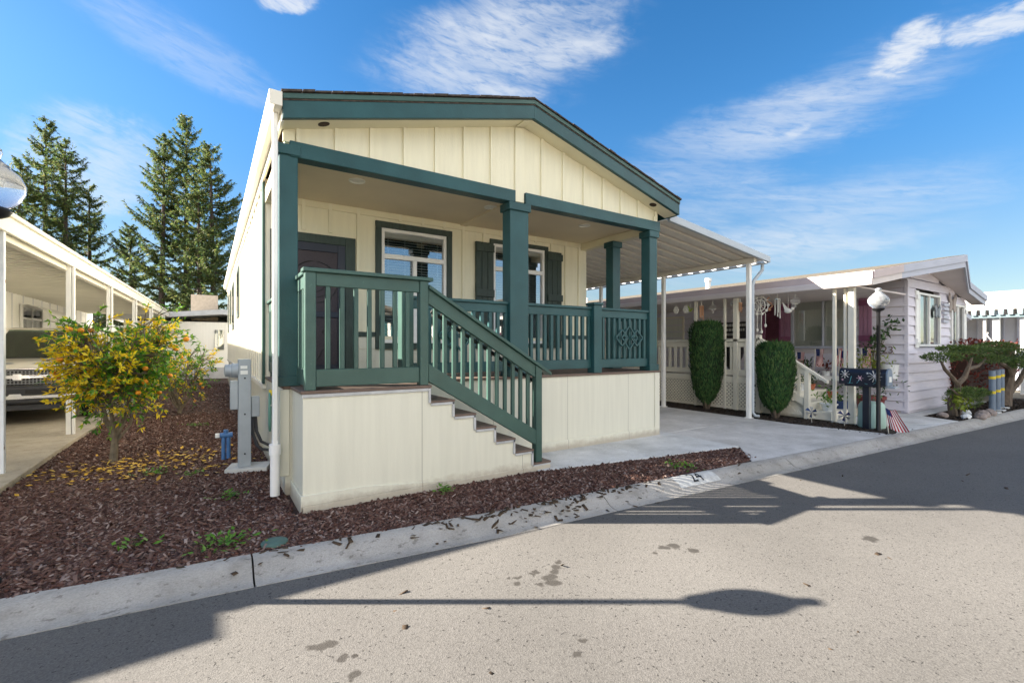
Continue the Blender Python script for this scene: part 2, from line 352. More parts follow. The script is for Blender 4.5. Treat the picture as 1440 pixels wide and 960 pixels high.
def asphalt():
    m = mat('worn_asphalt', (.122, .117, .111), .9, .10, .8, 0)
    n, l = m.node_tree.nodes, m.node_tree.links; b = n['Principled BSDF']; b.inputs['Specular IOR Level'].default_value = .25
    tc = n.new('ShaderNodeTexCoord'); base = b.inputs['Base Color'].links[0].from_socket
    def noise(sc, det=3):
        z = n.new('ShaderNodeTexNoise'); z.inputs['Scale'].default_value = sc; z.inputs['Detail'].default_value = det; l.new(tc.outputs['Object'], z.inputs[0]); return z.outputs['Fac']
    def ramp(src, p0, p1, c0, c1):
        r = n.new('ShaderNodeValToRGB'); r.color_ramp.elements[0].position = p0; r.color_ramp.elements[1].position = p1
        r.color_ramp.elements[0].color = c0; r.color_ramp.elements[1].color = c1; l.new(src, r.inputs[0]); return r.outputs[0]
    def mix(f, a, bb, mode='MIX'):
        x = n.new('ShaderNodeMix'); x.data_type = 'RGBA'; x.blend_type = mode
        if isinstance(f, float): x.inputs['Factor'].default_value = f
        else: l.new(f, x.inputs['Factor'])
        l.new(a, x.inputs['A'])
        if isinstance(bb, tuple): x.inputs['B'].default_value = bb
        else: l.new(bb, x.inputs['B'])
        return x.outputs['Result']
    vo = n.new('ShaderNodeTexVoronoi'); vo.inputs['Scale'].default_value = 150; l.new(tc.outputs['Object'], vo.inputs['Vector'])
    grain = ramp(vo.outputs['Color'], .15, .95, (.78, .78, .78, 1), (1.19, 1.19, 1.19, 1))
    c = mix(1.0, base, grain, 'MULTIPLY')
    pits = ramp(noise(55, 5), .30, .38, (1, 1, 1, 1), (0, 0, 0, 1))
    c = mix(pits, c, (.028, .027, .026, 1))
    big = ramp(noise(.35, 4), .35, .7, (.88, .88, .88, 1), (1.10, 1.10, 1.10, 1)); c = mix(1.0, c, big, 'MULTIPLY')
    # oil drips with a shape of their own: (x, y, r)
    spots = [(2.1, 2.6, 0.04), (2.04, 2.55, 0.052), (1.99, 2.51, 0.052), (1.93, 2.46, 0.057), (1.9, 2.46, 0.057), (1.89, 2.39, 0.063), (1.81, 2.41, 0.04), (1.88, 2.58, 0.04), (1.84, 2.56, 0.029), (1.68, 2.51, 0.04), (1.73, 2.57, 0.034), (1.68, 2.59, 0.023), (0.49, 2.54, 0.052), (0.45, 2.56, 0.046), (0.53, 2.53, 0.046), (0.56, 2.39, 0.034), (0.61, 2.37, 0.023), (0.57, 2.23, 0.04), (1.65, 1.84, 0.034), (1.55, 1.77, 0.034), (2.94, 2.34, 0.057), (3.02, 2.32, 0.069), (3.08, 2.19, 0.057), (2.8, 2.32, 0.034), (4.46, 1.54, 0.081)]
    acc = None
    wob = n.new('ShaderNodeTexNoise'); wob.inputs['Scale'].default_value = 18; l.new(tc.outputs['Object'], wob.inputs[0])
    vm = n.new('ShaderNodeVectorMath'); vm.operation = 'SCALE'; vm.inputs['Scale'].default_value = .07; l.new(wob.outputs['Color'], vm.inputs[0])
    va = n.new('ShaderNodeVectorMath'); va.operation = 'ADD'; l.new(tc.outputs['Object'], va.inputs[0]); l.new(vm.outputs[0], va.inputs[1])
    for x, y, r in spots:
        d = n.new('ShaderNodeVectorMath'); d.operation = 'DISTANCE'; l.new(va.outputs[0], d.inputs[0]); d.inputs[1].default_value = (x + .035, y + .035, .035 - .1)
        q = n.new('ShaderNodeMapRange'); q.inputs['From Min'].default_value = r * .55; q.inputs['From Max'].default_value = r * .85; q.inputs['To Min'].default_value = 1; q.inputs['To Max'].default_value = 0
        l.new(d.outputs['Value'], q.inputs['Value'])
        if acc is None: acc = q.outputs[0]
        else:
            mx = n.new('ShaderNodeMath'); mx.operation = 'MAXIMUM'; l.new(acc, mx.inputs[0]); l.new(q.outputs[0], mx.inputs[1]); acc = mx.outputs[0]
    sc = n.new('ShaderNodeMath'); sc.operation = 'MULTIPLY'; sc.inputs[1].default_value = .80; l.new(acc, sc.inputs[0])
    c = mix(sc.outputs[0], c, (.030, .027, .024, 1))
    l.new(c, b.inputs['Base Color'])
    bp = n.new('ShaderNodeBump'); bp.inputs['Strength'].default_value = .35; bp.inputs['Distance'].default_value = .004
    l.new(vo.outputs['Distance'], bp.inputs['Height']); l.new(bp.outputs[0], b.inputs['Normal'])
    return m
def concrete(name, col, stain=.5, sx=1.0):
    m = mat(name, col, .85, .10, 3, .35, 90)
    n, l = m.node_tree.nodes, m.node_tree.links; b = n['Principled BSDF']; src = b.inputs['Base Color'].links[0].from_socket
    tc = n.new('ShaderNodeTexCoord'); mp = n.new('ShaderNodeMapping'); mp.inputs['Scale'].default_value = (sx, 1, 1); l.new(tc.outputs['Object'], mp.inputs[0])
    for sc, p0, p1, colr, amt in ((1.1, .45, .75, (.62, .62, .60, 1), .9), (7, .52, .72, (.60, .58, .55, 1), stain), (26, .58, .66, (.42, .39, .36, 1), stain), (120, .4, .7, (.74, .74, .74, 1), .9), (45, .30, .36, (1, 1, 1, 1), 0)):
        nz = n.new('ShaderNodeTexNoise'); nz.inputs['Scale'].default_value = sc; nz.inputs['Detail'].default_value = 7; nz.inputs['Roughness'].default_value = .62; l.new(mp.outputs[0], nz.inputs[0])
        r = n.new('ShaderNodeValToRGB'); r.color_ramp.elements[0].position = p0; r.color_ramp.elements[1].position = p1
        r.color_ramp.elements[0].color = (1, 1, 1, 1); r.color_ramp.elements[1].color = colr; l.new(nz.outputs[0], r.inputs[0])
        x = n.new('ShaderNodeMix'); x.data_type = 'RGBA'; x.blend_type = 'MULTIPLY'; x.inputs['Factor'].default_value = amt
        l.new(src, x.inputs['A']); l.new(r.outputs[0], x.inputs['B']); src = x.outputs['Result']
    l.new(src, b.inputs['Base Color']); return m
M['asphalt'] = asphalt()
M['kerb'] = concrete('kerb_concrete', (.39, .37, .34), .7, .6)
M['drive'] = concrete('driveway_concrete', (.62, .60, .575), .35)
M['walk'] = concrete('walkway_concrete', (.66, .66, .65), .25)
M['drive_tan'] = concrete('tan_driveway_concrete', (.44, .39, .31))
M['soil'] = mat('mulch_ground', (.060, .034, .028), .95, .5, 14, .8, 50)
M['soil_dark'] = mat('dark_soil', (.028, .020, .014), .95, .4, 14, .8, 50)
M['earth'] = mat('far_ground', (.16, .14, .10), .95, .2, .5)

sheet('ground', [(-300, -300), (300, -300), (300, 300), (-300, 300)], -.20, M['earth'])
xs = [-14 + .5 * i for i in range(60)] + [20, 25, 40, 60, 120]
sheet('road', [(x, ky(x) + .01) for x in xs] + [(120, -14), (-14, -5.6)], -.1, M['asphalt'])
# rolled kerb
def kerb():
    mb = MB(); prof = [(0, -.16), (0, -.097), (.05, -.094), (.10, -.078), (.16, -.03), (.20, -.008), (.24, .004), (.295, .006), (.305, -.16)]
    joints = [-14, -9, -4.2, -2.0, .245, 3.22, 6.25, 9.3, 12.4, 15.5, 19, 23, 28, 34, 42, 50, 60]
    for a, b in zip(joints, joints[1:]):
        st = [a + .006] + [a + (b - a) * i / 12 for i in range(1, 12)] + [b - .006]
        base = len(mb.v); vs, fs = [], []; k = len(prof)
        for x in st:
            j = random.uniform(-.004, .004)
            for dy, z in prof: vs.append((x, ky(x) + dy + j * (z > -.09), z + random.uniform(-.002, .002)))
        for i in range(len(st) - 1):
            for q in range(k): fs.append((i * k + q, i * k + (q + 1) % k, (i + 1) * k + (q + 1) % k, (i + 1) * k + q))
        fs += [tuple(range(k)), tuple(range((len(st) - 1) * k, len(st) * k))]
        mb.add(vs, fs)
    return tag(mb.build('kerb', M['kerb'], smooth=True), kind='structure')
kb = kerb()
ka = lambda x: ky(x) + .29
# painted number on the kerb
def painted_number():
    x0, x1 = 4.22, 4.86
    mb = MB(); pr = [(.115, -.062), (.16, -.026), (.20, -.004), (.24, .008), (.285, .0095)]
    vs = []; 
    for x in (x0, x1):
        for dy, z in pr: vs.append((x, ky(x) + dy, z))
    mb.add(vs, [(i, i + 1, 6 + i, 5 + i) for i in range(4)])
    p = mb.build('painted_patch', mat('weathered_white_paint', (.50, .50, .48), .8, .2, 18), kb)
    tv, tf = text_mb('24', .19, .0004); 
    th = math.atan2(.065, .17); a = math.atan2(ky(x1) - ky(x0), x1 - x0); out = []
    for x, y, z in tv:
        d = .20 + y; zz = np.interp(d, [.10, .16, .20, .24, .30], [-.074, -.026, -.004, .008, .010]) + .004
        xx = (x0 + x1) / 2 + x; out.append((xx, ky(xx) + d, zz))
    MB().add(out, tf).build('painted_digits', M['black'], p)
painted_number()

# lot surfaces
def strip_pts(x0, x1, k=10): return [(x0 + (x1 - x0) * i / k, ka(x0 + (x1 - x0) * i / k)) for i in range(k + 1)]
sheet('mulch_bed', strip_pts(-1.72, 5.85, 14) + [(6.36, 3.78), (3.2, 4.3), (.66, 4.5), (.66, 30), (-1.55, 30), (-1.72, 9)], -.012, M['soil'])
sheet('lot_ground', [(-40, 5.1), (-14, 5.0)] + strip_pts(-13.9, 60, 30) + [(60, 60), (-40, 60)], -.03, M['earth'])
MB().prism([(3.2, 4.31), (4.85, 4.03), (4.85, 5.2), (3.2, 5.2)], 'z', -.1, .012).prism([(4.862, 4.028), (6.40, 3.79), (6.40, 5.2), (4.862, 5.2)], 'z', -.1, .012).build('walkway', M['walk'], bevel=.006)
tag(bpy.data.objects['walkway'], kind='structure')
MB().prism([(5.70, ka(5.70)), (7.6, ka(7.6)), (7.6, 5.05), (6.41, 5.05), (6.41, 3.79)], 'z', -.1, .004).prism([(7.612, ka(7.6)), (9.42, ka(9.42)), (9.12, 4.4), (9.15, 5.05), (7.612, 5.05)], 'z', -.1, .004)\
    .prism([(6.2, 5.062), (7.6, 5.062), (7.6, 11), (6.2, 11)], 'z', -.1, .004).prism([(7.612, 5.062), (9.15, 5.062), (9.15, 11), (7.612, 11)], 'z', -.1, .004).prism([(6.2, 11.012), (9.15, 11.012), (9.15, 24), (6.2, 24)], 'z', -.1, .004).build('driveway', M['drive'], bevel=.006)
tag(bpy.data.objects['driveway'], kind='structure')
MB().prism([(-5, 5.0), (-1.74, 5.0), (-1.72, 9), (-1.66, 12), (-5, 12)], 'z', -.15, .05).prism([(-5, 12.012), (-1.66, 12.012), (-1.55, 30), (-5, 30)], 'z', -.15, .05).build('neighbour_driveway', M['drive_tan'], bevel=.008)
tag(bpy.data.objects['neighbour_driveway'], kind='structure')
sheet('planting_strip', [(9.46, ka(9.46)), (10.55, 3.15), (10.02, 3.6), (10.0, 14), (9.16, 14), (9.16, 4.9), (9.13, 4.4)], -.004, M['soil_dark'])
MB().prism([(10.57, 3.16), (12.1, ka(12.1)), (9.5, ka(9.5))], 'z', -.1, .006).prism([(10.04, 3.62), (10.58, 3.18), (12.12, ka(12.1) + .01), (12.5, 3.6), (12.5, 4.1), (10.04, 4.1)], 'z', -.1, .008).prism([(12.52, 3.4), (17, 3.3), (17, 3.64), (12.52, 3.64)], 'z', -.1, .008).build('front_path', M['walk'], bevel=.006)
tag(bpy.data.objects['front_path'], kind='structure')
sheet('topiary_bed', strip_pts(12.15, 19, 8) + [(19, 3.28), (12.5, 3.38)], -.004, M['soil_dark'])

def chips(name, pts, L0, L1, W0, W1, m, tilt=.5, z0=0., thick=.006):
    """loose chips as small thin blocks"""
    P = np.asarray(pts, float); k = len(P)
    yaw = rng.uniform(0, 2 * PI, k); t1 = rng.normal(0, tilt, k); t2 = rng.normal(0, tilt * .6, k)
    D = np.stack([np.cos(yaw) * np.cos(t1), np.sin(yaw) * np.cos(t1), np.sin(t1)], 1)
    T = np.stack([-np.sin(yaw), np.cos(yaw), np.zeros(k)], 1); T = T * np.cos(t2)[:, None] + np.cross(D, T) * np.sin(t2)[:, None]; N = np.cross(D, T)
    L = rng.uniform(L0, L1, k)[:, None]; W = rng.uniform(W0, W1, k)[:, None]; H = thick * rng.uniform(.6, 1.6, k)[:, None]
    P = P + np.array([0, 0, z0 - .008]); P[:, 2] += np.abs(np.sin(t1)) * L[:, 0] * .3 
    c = []
    for s in (-.5, .5):
        for a, b in ((-.5, -.5), (.5, -.4), (.5, .4), (-.5, .5)): c.append(P + D * L * a + T * W * b + N * H * s)
    V = np.stack(c, 1).reshape(-1, 3)
    F = np.array([(4, 5, 6, 7), (0, 1, 5, 4), (1, 2, 6, 5), (2, 3, 7, 6), (3, 0, 4, 7)], dtype=np.int64)
    F = (F[None] + (np.arange(k) * 8)[:, None, None]).reshape(-1, 4)
    me = bpy.data.meshes.new(name); me.vertices.add(len(V)); me.vertices.foreach_set('co', V.ravel()); nf = len(F)
    me.loops.add(nf * 4); me.loops.foreach_set('vertex_index', F.ravel().astype(np.int32))
    me.polygons.add(nf); me.polygons.foreach_set('loop_start', np.arange(0, nf * 4, 4, dtype=np.int32))
    me.materials.append(m); me.update(); me.validate()
    o = bpy.data.objects.new(name, me); C.objects.link(o); return o
def sample(n, x0, x1, y0, y1, ok):
    out = []
    while len(out) < n:
        x, y = random.uniform(x0, x1), random.uniform(y0, y1)
        if ok(x, y): out.append((x, y, 0))
    return out
def in_mulch(x, y):
    if y < ka(x) + .0: return False
    if x < .62: return x > -1.71
    if x < 3.35: return y < 4.37
    return y < 4.30 - (x - 3.2) * .163 and x < 5.8 + (y - 3.1) * .75
pts = sample(38000, -1.75, 6.3, 3.3, 7.2, in_mulch) + sample(12000, -1.75, .62, 7.2, 12, in_mulch) + sample(3500, -1.6, .6, 12, 22, in_mulch)
pts += sample(500, -1.75, .62, 3.3, 7, in_mulch)
tag(chips('mulch_chips', pts, .022, .070, .009, .025, L_chip, .30), 'loose reddish brown bark chips covering the mulch bed', 'bark mulch', kind='stuff')
pts = [(x, ka(x) - abs(random.gauss(0, .10)), 0) for x in [random.gauss(2.6, .7) if random.random() < .75 else random.uniform(-.5, 5.6) for _ in range(200)]]
pts = [(x, y, z) for x, y, z in pts if not 4.0 < x < 5.05]
pts = [(x, y, float(np.interp(y - ky(x), [0, .10, .16, .20, .24], [-.095, -.076, -.028, -.004, .008])) + .004) for x, y, z in pts if y > ky(x) - .03]
pts += [(random.uniform(-.3, 9), random.uniform(.6, 2.9), -.096) for _ in range(22)]
tag(chips('leaf_litter', pts, .03, .08, .015, .035, L_litter, .25, thick=.003), 'dry brown leaf litter lying along the kerb gutter and road', 'leaf litter', kind='stuff')
def in_strip(x, y): return (9.2 < x < 10.0 and y > 4.4) or (9.15 < x < 10.3 - max(0, 3.6 - y) * .0 and ka(x) + .02 < y <= 4.4 and (x < 10.0 or y < 3.5) and x - 9.3 > (3.2 - y) * .9 - .2)
tag(chips('soil_crumbs', sample(2500, 9.15, 10.4, 2.9, 10, in_strip), .02, .06, .012, .03, L_soilchip, .4), 'dark bark crumbs in the strip by the lilac home', 'bark mulch', kind='stuff')
tag(chips('soil_crumbs', sample(2500, 12.3, 18.5, 2.4, 3.3, lambda x, y: y > ka(x) + .02), .03, .07, .02, .04, L_soilchip, .4), 'dark bark crumbs under the clipped topiary trees', 'bark mulch', kind='stuff')
# fallen yellow leaves under the citrus
k = 420; q = rng.normal(size=(k, 2)) * np.array([.62, .42]) + np.array([-.75, 7.15]); q = np.array([p for p in q if in_mulch(*p)])
z = rng.uniform(.012, .04, len(q)); nn = rv(len(q)) * .45 + np.array([0, 0, 1]); dd = rv(len(q)) * np.array([1, 1, .2])
tag(cards('fallen_leaves', np.column_stack([q, z]), dd, nn, rng.uniform(.04, .09, len(q)), rng.uniform(.02, .04, len(q)), L_fallen), 'fallen yellow leaves scattered around the citrus trunk', 'fallen leaves', kind='stuff')
def weed(x, y, r, label, n=60, tall=.06):
    q = rng.normal(size=(n, 2)) * r * .5; P = np.column_stack([q[:, 0] + x, q[:, 1] + y, rng.uniform(.01, .02 + tall * .6, n)])
    D = rv(n) * np.array([1, 1, .35]) + np.array([0, 0, .25]); N = rv(n) * .4 + np.array([0, 0, 1])
    o = cards('weed', P - np.array([x, y, 0]), D, N, rng.uniform(.03, .07, n), rng.uniform(.015, .035, n), L_weed); o.location = (x, y, 0)
    tag(o, label, 'weed', 'green weeds in the mulch')
weed(1.95, 4.22, .09, 'bright green weed at the foot of the stair skirt', 45)
weed(.15, 5.2, .11, 'broad green weed near the white downspout', 50, .03)
weed(-.55, 6.62, .16, 'brightest flat weed in front of the citrus trunk', 60, .03)
weed(-.15, 6.35, .10, 'small weed between citrus tree and meter post', 24, .02)
weed(.10, 3.96, .20, 'long patch of green weeds along the kerb by the round lid', 90, .05)
weed(-.45, 4.3, .16, 'thin weed among the chips near the kerb', 22, .03)
weed(4.75, 3.5, .2, 'grassy weeds behind the painted kerb number', 80, .03)
weed(-.2, 10.2, .25, 'weed patch beside the sunny mulch path behind the citrus', 50, .03)
MB().lathe([(.09, 0), (.09, .014), (.08, .02), (.03, .023)], (.40, 3.81, 0), 20).build('valve_lid', M['lidgreen'], smooth=True)
tag(bpy.data.objects['valve_lid'], 'round green utility lid set in mulch at the kerb', 'utility lid')
# ------------------------------------------------------------------ main manufactured home
XL, XR, YF, YW, YB = .60, 6.15, 5.02, 6.75, 21.0
ZD, ZC = 1.06, 3.43              # deck, porch ceiling
RX, RXL, RXR, RZ0, RZ1 = 3.46, .57, 6.36, 3.81, 4.585
def rz(x): return RZ1 - abs(x - RX) * (RZ1 - RZ0) / (RX - RXL)
H = thing('manufactured_home', (3.4, 5.1, 0), 'cream manufactured home with teal gable trim and a covered front porch', 'house')
def board_wall(name, x0, x1, y, z0, z1, holes, bats, m, parent):
    """wall facing -Y with openings, plus proud vertical battens"""
    mb = MB(); t = .12
    cuts = sorted(holes); xx = x0
    for (a, b, c, d) in cuts:
        mb.box(xx, a, y, y + t, z0, z1); mb.box(a, b, y, y + t, z0, c); mb.box(a, b, y, y + t, d, z1); xx = b
    mb.box(xx, x1, y, y + t, z0, z1)
    for x in bats:
        segs = [(z0, z1)]
        for (a, bb, c, d) in holes:
            if a - .14 < x < bb + .14: segs = [(z0, c - .12), (d + .12, z1)]
        for s0, s1 in segs:
            if s1 - s0 > .05: mb.box(x - .022, x + .022, y - .022, y + .02, s0 + .002, s1 - .002)
    w = mb.build(name, m, parent)
    return w
win1, win2 = (2.115, 3.165, 1.50, 3.20), (4.03, 5.125, 1.50, 3.20)
bw = board_wall('porch_wall', XL + .13, XR, YW, 1.6, 3.55, [(.78, 1.62, 1.6, 2.9), win1, win2], [1.06, 1.40, 1.78, 2.40, 2.76, 3.12, 3.46, 3.85, 4.2, 4.56, 4.92, 5.28, 5.62, 5.95], M['cream'], H)
MB().box(XL + .13, XR, YW - .02, YW - .001, 3.34, ZC).build('frieze_board', M['cream_trim'], bw, .004)
for i, (a, b, zt) in enumerate(((XL + .13, .78, 1.6), (1.62, 2.115, 1.6), (2.115, 3.165, 1.5), (3.165, 4.03, 1.6), (4.03, 5.125, 1.5), (5.125, XR, 1.6))):
    wm = MB().box(a, b, YW, YW + .12, .9, zt)
    if i in (1, 3, 5):
        c, d = ((1.75, 2.02), (3.28, 3.66), (5.52, XR - .01))[i // 2]
        for z in (1.06, 1.24, 1.42): wm.box(c, d, YW - .014, YW + .02, z, z + .168)
    wsc = wm.build('wainscot', M['skirt'], H)
for a, b in ((1.75, 2.02), (3.28, 3.66), (5.52, XR - .0)): B('wainscot_cap', M['shutter'], H, a, b, YW - .03, YW - .001, 1.59, 1.66, .004)
# door
D = B('front_door', M['door'], H, .80, 1.60, YW + .02, YW + .07, ZD, 2.86, .004)
mb = MB(); mb.box(.66, .80, YW - .03, YW + .1, ZD, 2.98).box(1.60, 1.74, YW - .03, YW + .1, ZD, 2.98).box(.80, 1.60, YW - .03, YW + .1, 2.86, 2.98); mb.build('door_trim', M['shutter'], D, .005)
mb = MB(); f0, f1 = .80, 1.60
for a, b, c, d in ((f0, f0 + .1, ZD, 2.86), (f1 - .1, f1, ZD, 2.86), (f0 + .1, f1 - .1, 2.75, 2.86), (f0 + .1, f1 - .1, ZD, 1.2), (f0 + .1, f1 - .1, 1.85, 1.93)): mb.box(a, b, YW - .02, YW + .018, c, d)
mb.build('screen_frame', M['door'], D, .004)
B('screen_mesh', M['screen'], D, f0 + .1, f1 - .1, YW, YW + .01, 1.2, 2.75)
mb = MB()
for r in (.14, .22, .30):
    pts = [(1.2 + r * math.cos(t), YW - .004, 2.33 + r * .95 * math.sin(t)) for t in np.linspace(0, 2 * PI, 25)]; mb.tube(pts, .007, 5, False)
for s in (-1, 1):
    mb.tube([(1.2 + s * .02, YW - .004, 1.25), (1.2 + s * .1, YW - .004, 1.4), (1.2 + s * .25, YW - .004, 1.5), (1.2 + s * .1, YW - .004, 1.65), (1.2 + s * .2, YW - .004, 1.8)], .007, 5)
mb.build('scroll_work', M['black'], D, smooth=True)
MB().lathe([(.01, 0), (.03, -.02), (.035, -.045), (.02, -.07)], (1.54, YW - .02, 1.98), 12, axis='y').build('door_handle', M['black'], D, smooth=True)
MB().lathe([(.02, 0), (.028, -.02), (.02, -.035)], (1.54, YW - .02, 2.14), 12, axis='y').build('door_lock', M['black'], D, smooth=True)
# windows
def win_front(x0, x1, z0, z1, y, parent, trim, tm, zmid, mull=True, sides=True, fr=.05):
    w = MB()
    for a, b, c, d in ((x0, x0 + fr, z0, z1), (x1 - fr, x1, z0, z1), (x0 + fr, x1 - fr, z1 - fr, z1), (x0 + fr, x1 - fr, z0, z0 + fr), (x0 + fr, x1 - fr, zmid - .035, zmid + .035)): w.box(a, b, y - .01, y + .06, c, d)
    if mull:
        xm = (x0 + x1) / 2; w.box(xm - .03, xm + .03, y - .004, y + .055, z0 + fr, zmid - .035)
    W = w.build('window', M['vinyl'], parent, .004)
    t = MB()
    e = trim
    t.box(x0 - e, x1 + e, y - .035, y - .001, z1, z1 + e); t.box(x0 - e, x1 + e, y - .035, y - .001, z0 - e, z0)
    if sides: t.box(x0 - e, x0, y - .03, y - .001, z0, z1).box(x1, x1 + e, y - .03, y - .001, z0, z1)
    t.build('window_trim', tm, W, .004)
    p = MB().add([(x0 + .01, y + .03, z0 + .01), (x1 - .01, y + .03, z0 + .01), (x1 - .01, y + .03, z1 - .01), (x0 + .01, y + .03, z1 - .01)], [(0, 1, 2, 3)]).build('pane', M['glass'], W)
    bl = MB(); zz = z1 - .12
    bl.box(x0 + .03, x1 - .03, y + .075, y + .115, z1 - .11, z1 - .03)
    while zz > z0 + .03:
        bl.add([(x0 + .04, y + .075, zz - .010), (x1 - .04, y + .075, zz - .010), (x1 - .04, y + .115, zz + .012), (x0 + .04, y + .115, zz + .012)], [(0, 1, 2, 3)]); zz -= .042
    for q in (.12, .37, .63, .88): bl.box(x0 + (x1 - x0) * q - .003, x0 + (x1 - x0) * q + .003, y + .070, y + .074, z0 + .05, z1 - .05)
    bl.build('blind', M['blind'], W)
    return W
win_front(*win1[:2], *win1[2:], YW, H, .09, M['shutter'], 2.79)
win_front(*win2[:2], *win2[2:], YW, H, .07, M['shutter'], 2.78)
for x0 in (3.68, 5.165):
    mb = MB(); x1 = x0 + .335
    for i in range(3): mb.box(x0 + .002 + i * .1125, x0 + .108 + i * .1125, YW - .045, YW - .003, 1.42, 3.19)
    for z in (3.03, 2.28, 1.55): mb.box(x0 - .004, x1 + .006, YW - .075, YW - .046, z, z + .12)
    mb.build('shutter', M['shutter'], H, .004)
# ceiling and downlights
Cg = B('porch_ceiling', M['ceiling'], H, XL, XR, YF + .1, YW, ZC, ZC + .05)
B('ceiling_batten', M['ceiling'], Cg, 3.40, 3.52, YF + .1, YW, ZC - .022, ZC - .001, .003)
for x, y in ((1.474, 5.636), (3.34, 5.66), (5.14, 5.684)):
    L = MB().lathe([(.095, 0), (.095, -.012), (.075, -.016), (.07, -.004)], (x, y, ZC), 20).build('recessed_light', M['light'], H, smooth=True)
# shell of the house behind the porch
mb = MB(); t = .14
mb.box(XL, XL + .12, YW + .0, YB, .95, 3.62).box(XR - .12, XR, YW + .12, YB, .95, 3.62).box(XL + .12, XR - .12, YB - .12, YB, .95, 4.0)
for i in range(35):
    y = YW + .4 + i * .405
    mb.box(XL - .016, XL + .02, y - .02, y + .02, .97, 3.6)
sw = mb.build('side_wall', M['cream_side'], H)
MB().box(XL - .03, XL - .001, YW - .02, YW + .12, .97, 3.6).build('corner_trim', M['teal_rail'], sw, .004)
B('floor_slab', M['dark'], H, XL + .12, XR - .12, YW + .12, YB - .12, .9, 1.0)
sk = MB().box(XL + .02, XL + .06, YW, YB, -.05, .945).box(XR - .06, XR - .02, YW + .1, YB, -.05, .945).box(XL + .06, XR - .06, YB - .05, YB, -.05, .945).build('skirting', M['skirt'], H)
MB().box(XL - .03, XL + .018, YW + .02, YB, .90, .965).build('skirting_cap', M['cream_side'], sk, .004)
for y0, z0, z1, wd in ((12.6, 2.15, 3.35, .95), (15.4, 1.95, 3.3, 1.1), (17.6, 2.2, 3.3, .8), (19.3, 1.95, 3.3, .9)):
    W = MB().box(XL - .035, XL - .017, y0, y0 + .1, z0, z1).box(XL - .035, XL - .017, y0 + wd - .1, y0 + wd, z0, z1).box(XL - .035, XL - .017, y0 + .1, y0 + wd - .1, z1 - .1, z1).box(XL - .035, XL - .017, y0 + .1, y0 + wd - .1, z0, z0 + .1).build('side_window', M['shutter'], H, .004)
    MB().box(XL - .030, XL - .018, y0 + .1, y0 + wd - .1, z0 + .1, z1 - .1).build('pane', M['darkglass'], W)
    MB().box(XL - .0165, XL - .012, y0 + .05, y0 + wd - .05, z0 + .05, z1 - .05).build('window_backing', M['dark'], W)
# roof
mb = MB(); yr0, yr1 = 4.80, YB + .3; th = .07
mb.prism([(RXL, RZ0), (RX, RZ1), (RXR, rz(RXR)), (RXR, rz(RXR) - th), (RX, RZ1 - th), (RXL, RZ0 - th)], 'y', yr0 - .035, yr1)
R = mb.build('roof', M['shingle'], H)
# ragged shingle edge over the front trim
mb = MB(); x = RXL - .015
while x < RXR + .01:
    w = random.uniform(.10, .2); x2 = min(x + w, RXR + .015); dz = random.uniform(.002, .014)
    if x < RX < x2: x2 = RX
    mb.prism([(x, rz(x) + .002), (x2 - .006, rz(x2) + .002), (x2 - .006, rz(x2) + .014 + dz), (x, rz(x) + .014 + dz)], 'y', yr0 - .055 - random.uniform(0, .012), yr0 + .4); x = x2
mb.build('shingle_edge', M['shingle'], R)
mb = MB()
for s0, s1 in ((RXL, RX), (RX, RXR)):
    mb.prism([(s0, rz(s0) - .005), (s1, rz(s1) - .005), (s1, rz(s1) - .055), (s0, rz(s0) - .055)], 'y', yr0 - .045, yr0)
drip = mb.build('drip_edge', M['teal_rail'], R, .003)
for s0, s1 in ((RXL, RX), (RX, RXR)):
    MB().prism([(s0, rz(s0) - .056), (s1, rz(s1) - .056), (s1, rz(s1) - .235), (s0, rz(s0) - .235)], 'y', yr0 - .03, yr0 + .02).build('fascia', M['teal'], H, .004)
# side eave boards
MB().box(RXL - .004, RXL + .02, yr0 + .021, yr1, RZ0 - .24, RZ0 - .072).build('side_fascia', M['offwhite'], H)
MB().box(RXR - .02, RXR + .004, yr0 + .021, yr1, rz(RXR) - .24, rz(RXR) - .072).build('side_fascia', M['teal'], H)
# soffit (sloped, under the front overhang) and vents
mb = MB()
for s0, s1 in ((RXL + .02, RX), (RX, RXR - .02)):
    mb.prism([(s0, rz(s0) - .2), (s1, rz(s1) - .2), (s1, rz(s1) - .235), (s0, rz(s0) - .235)], 'y', yr0 + .021, YF + .02)
sf = mb.build('soffit', M['cream_trim'], H)
mb = MB(); mb.prism([(RX - .13, rz(RX - .13) - .2355), (RX, RZ1 - .2355), (RX + .13, rz(RX + .13) - .2355), (RX + .13, rz(RX + .13) - .25), (RX, RZ1 - .25), (RX - .13, rz(RX - .13) - .25)], 'y', yr0 + .022, YF - .02); mb.build('ridge_cover', M['cream_trim'], sf, .003)
for x in (.96, 5.89):
    s = (RZ1 - RZ0) / (RX - RXL) * (1 if x < RX else -1); b = MB().lathe([(.055, .004), (.055, -.004)], (0, 0, 0), 18)
    b.v = [(x + q[0], 4.915 + q[1], rz(x) - .2365 + q[0] * s + q[2]) for q in b.v]; b.build('soffit_vent', M['bronze'], H)
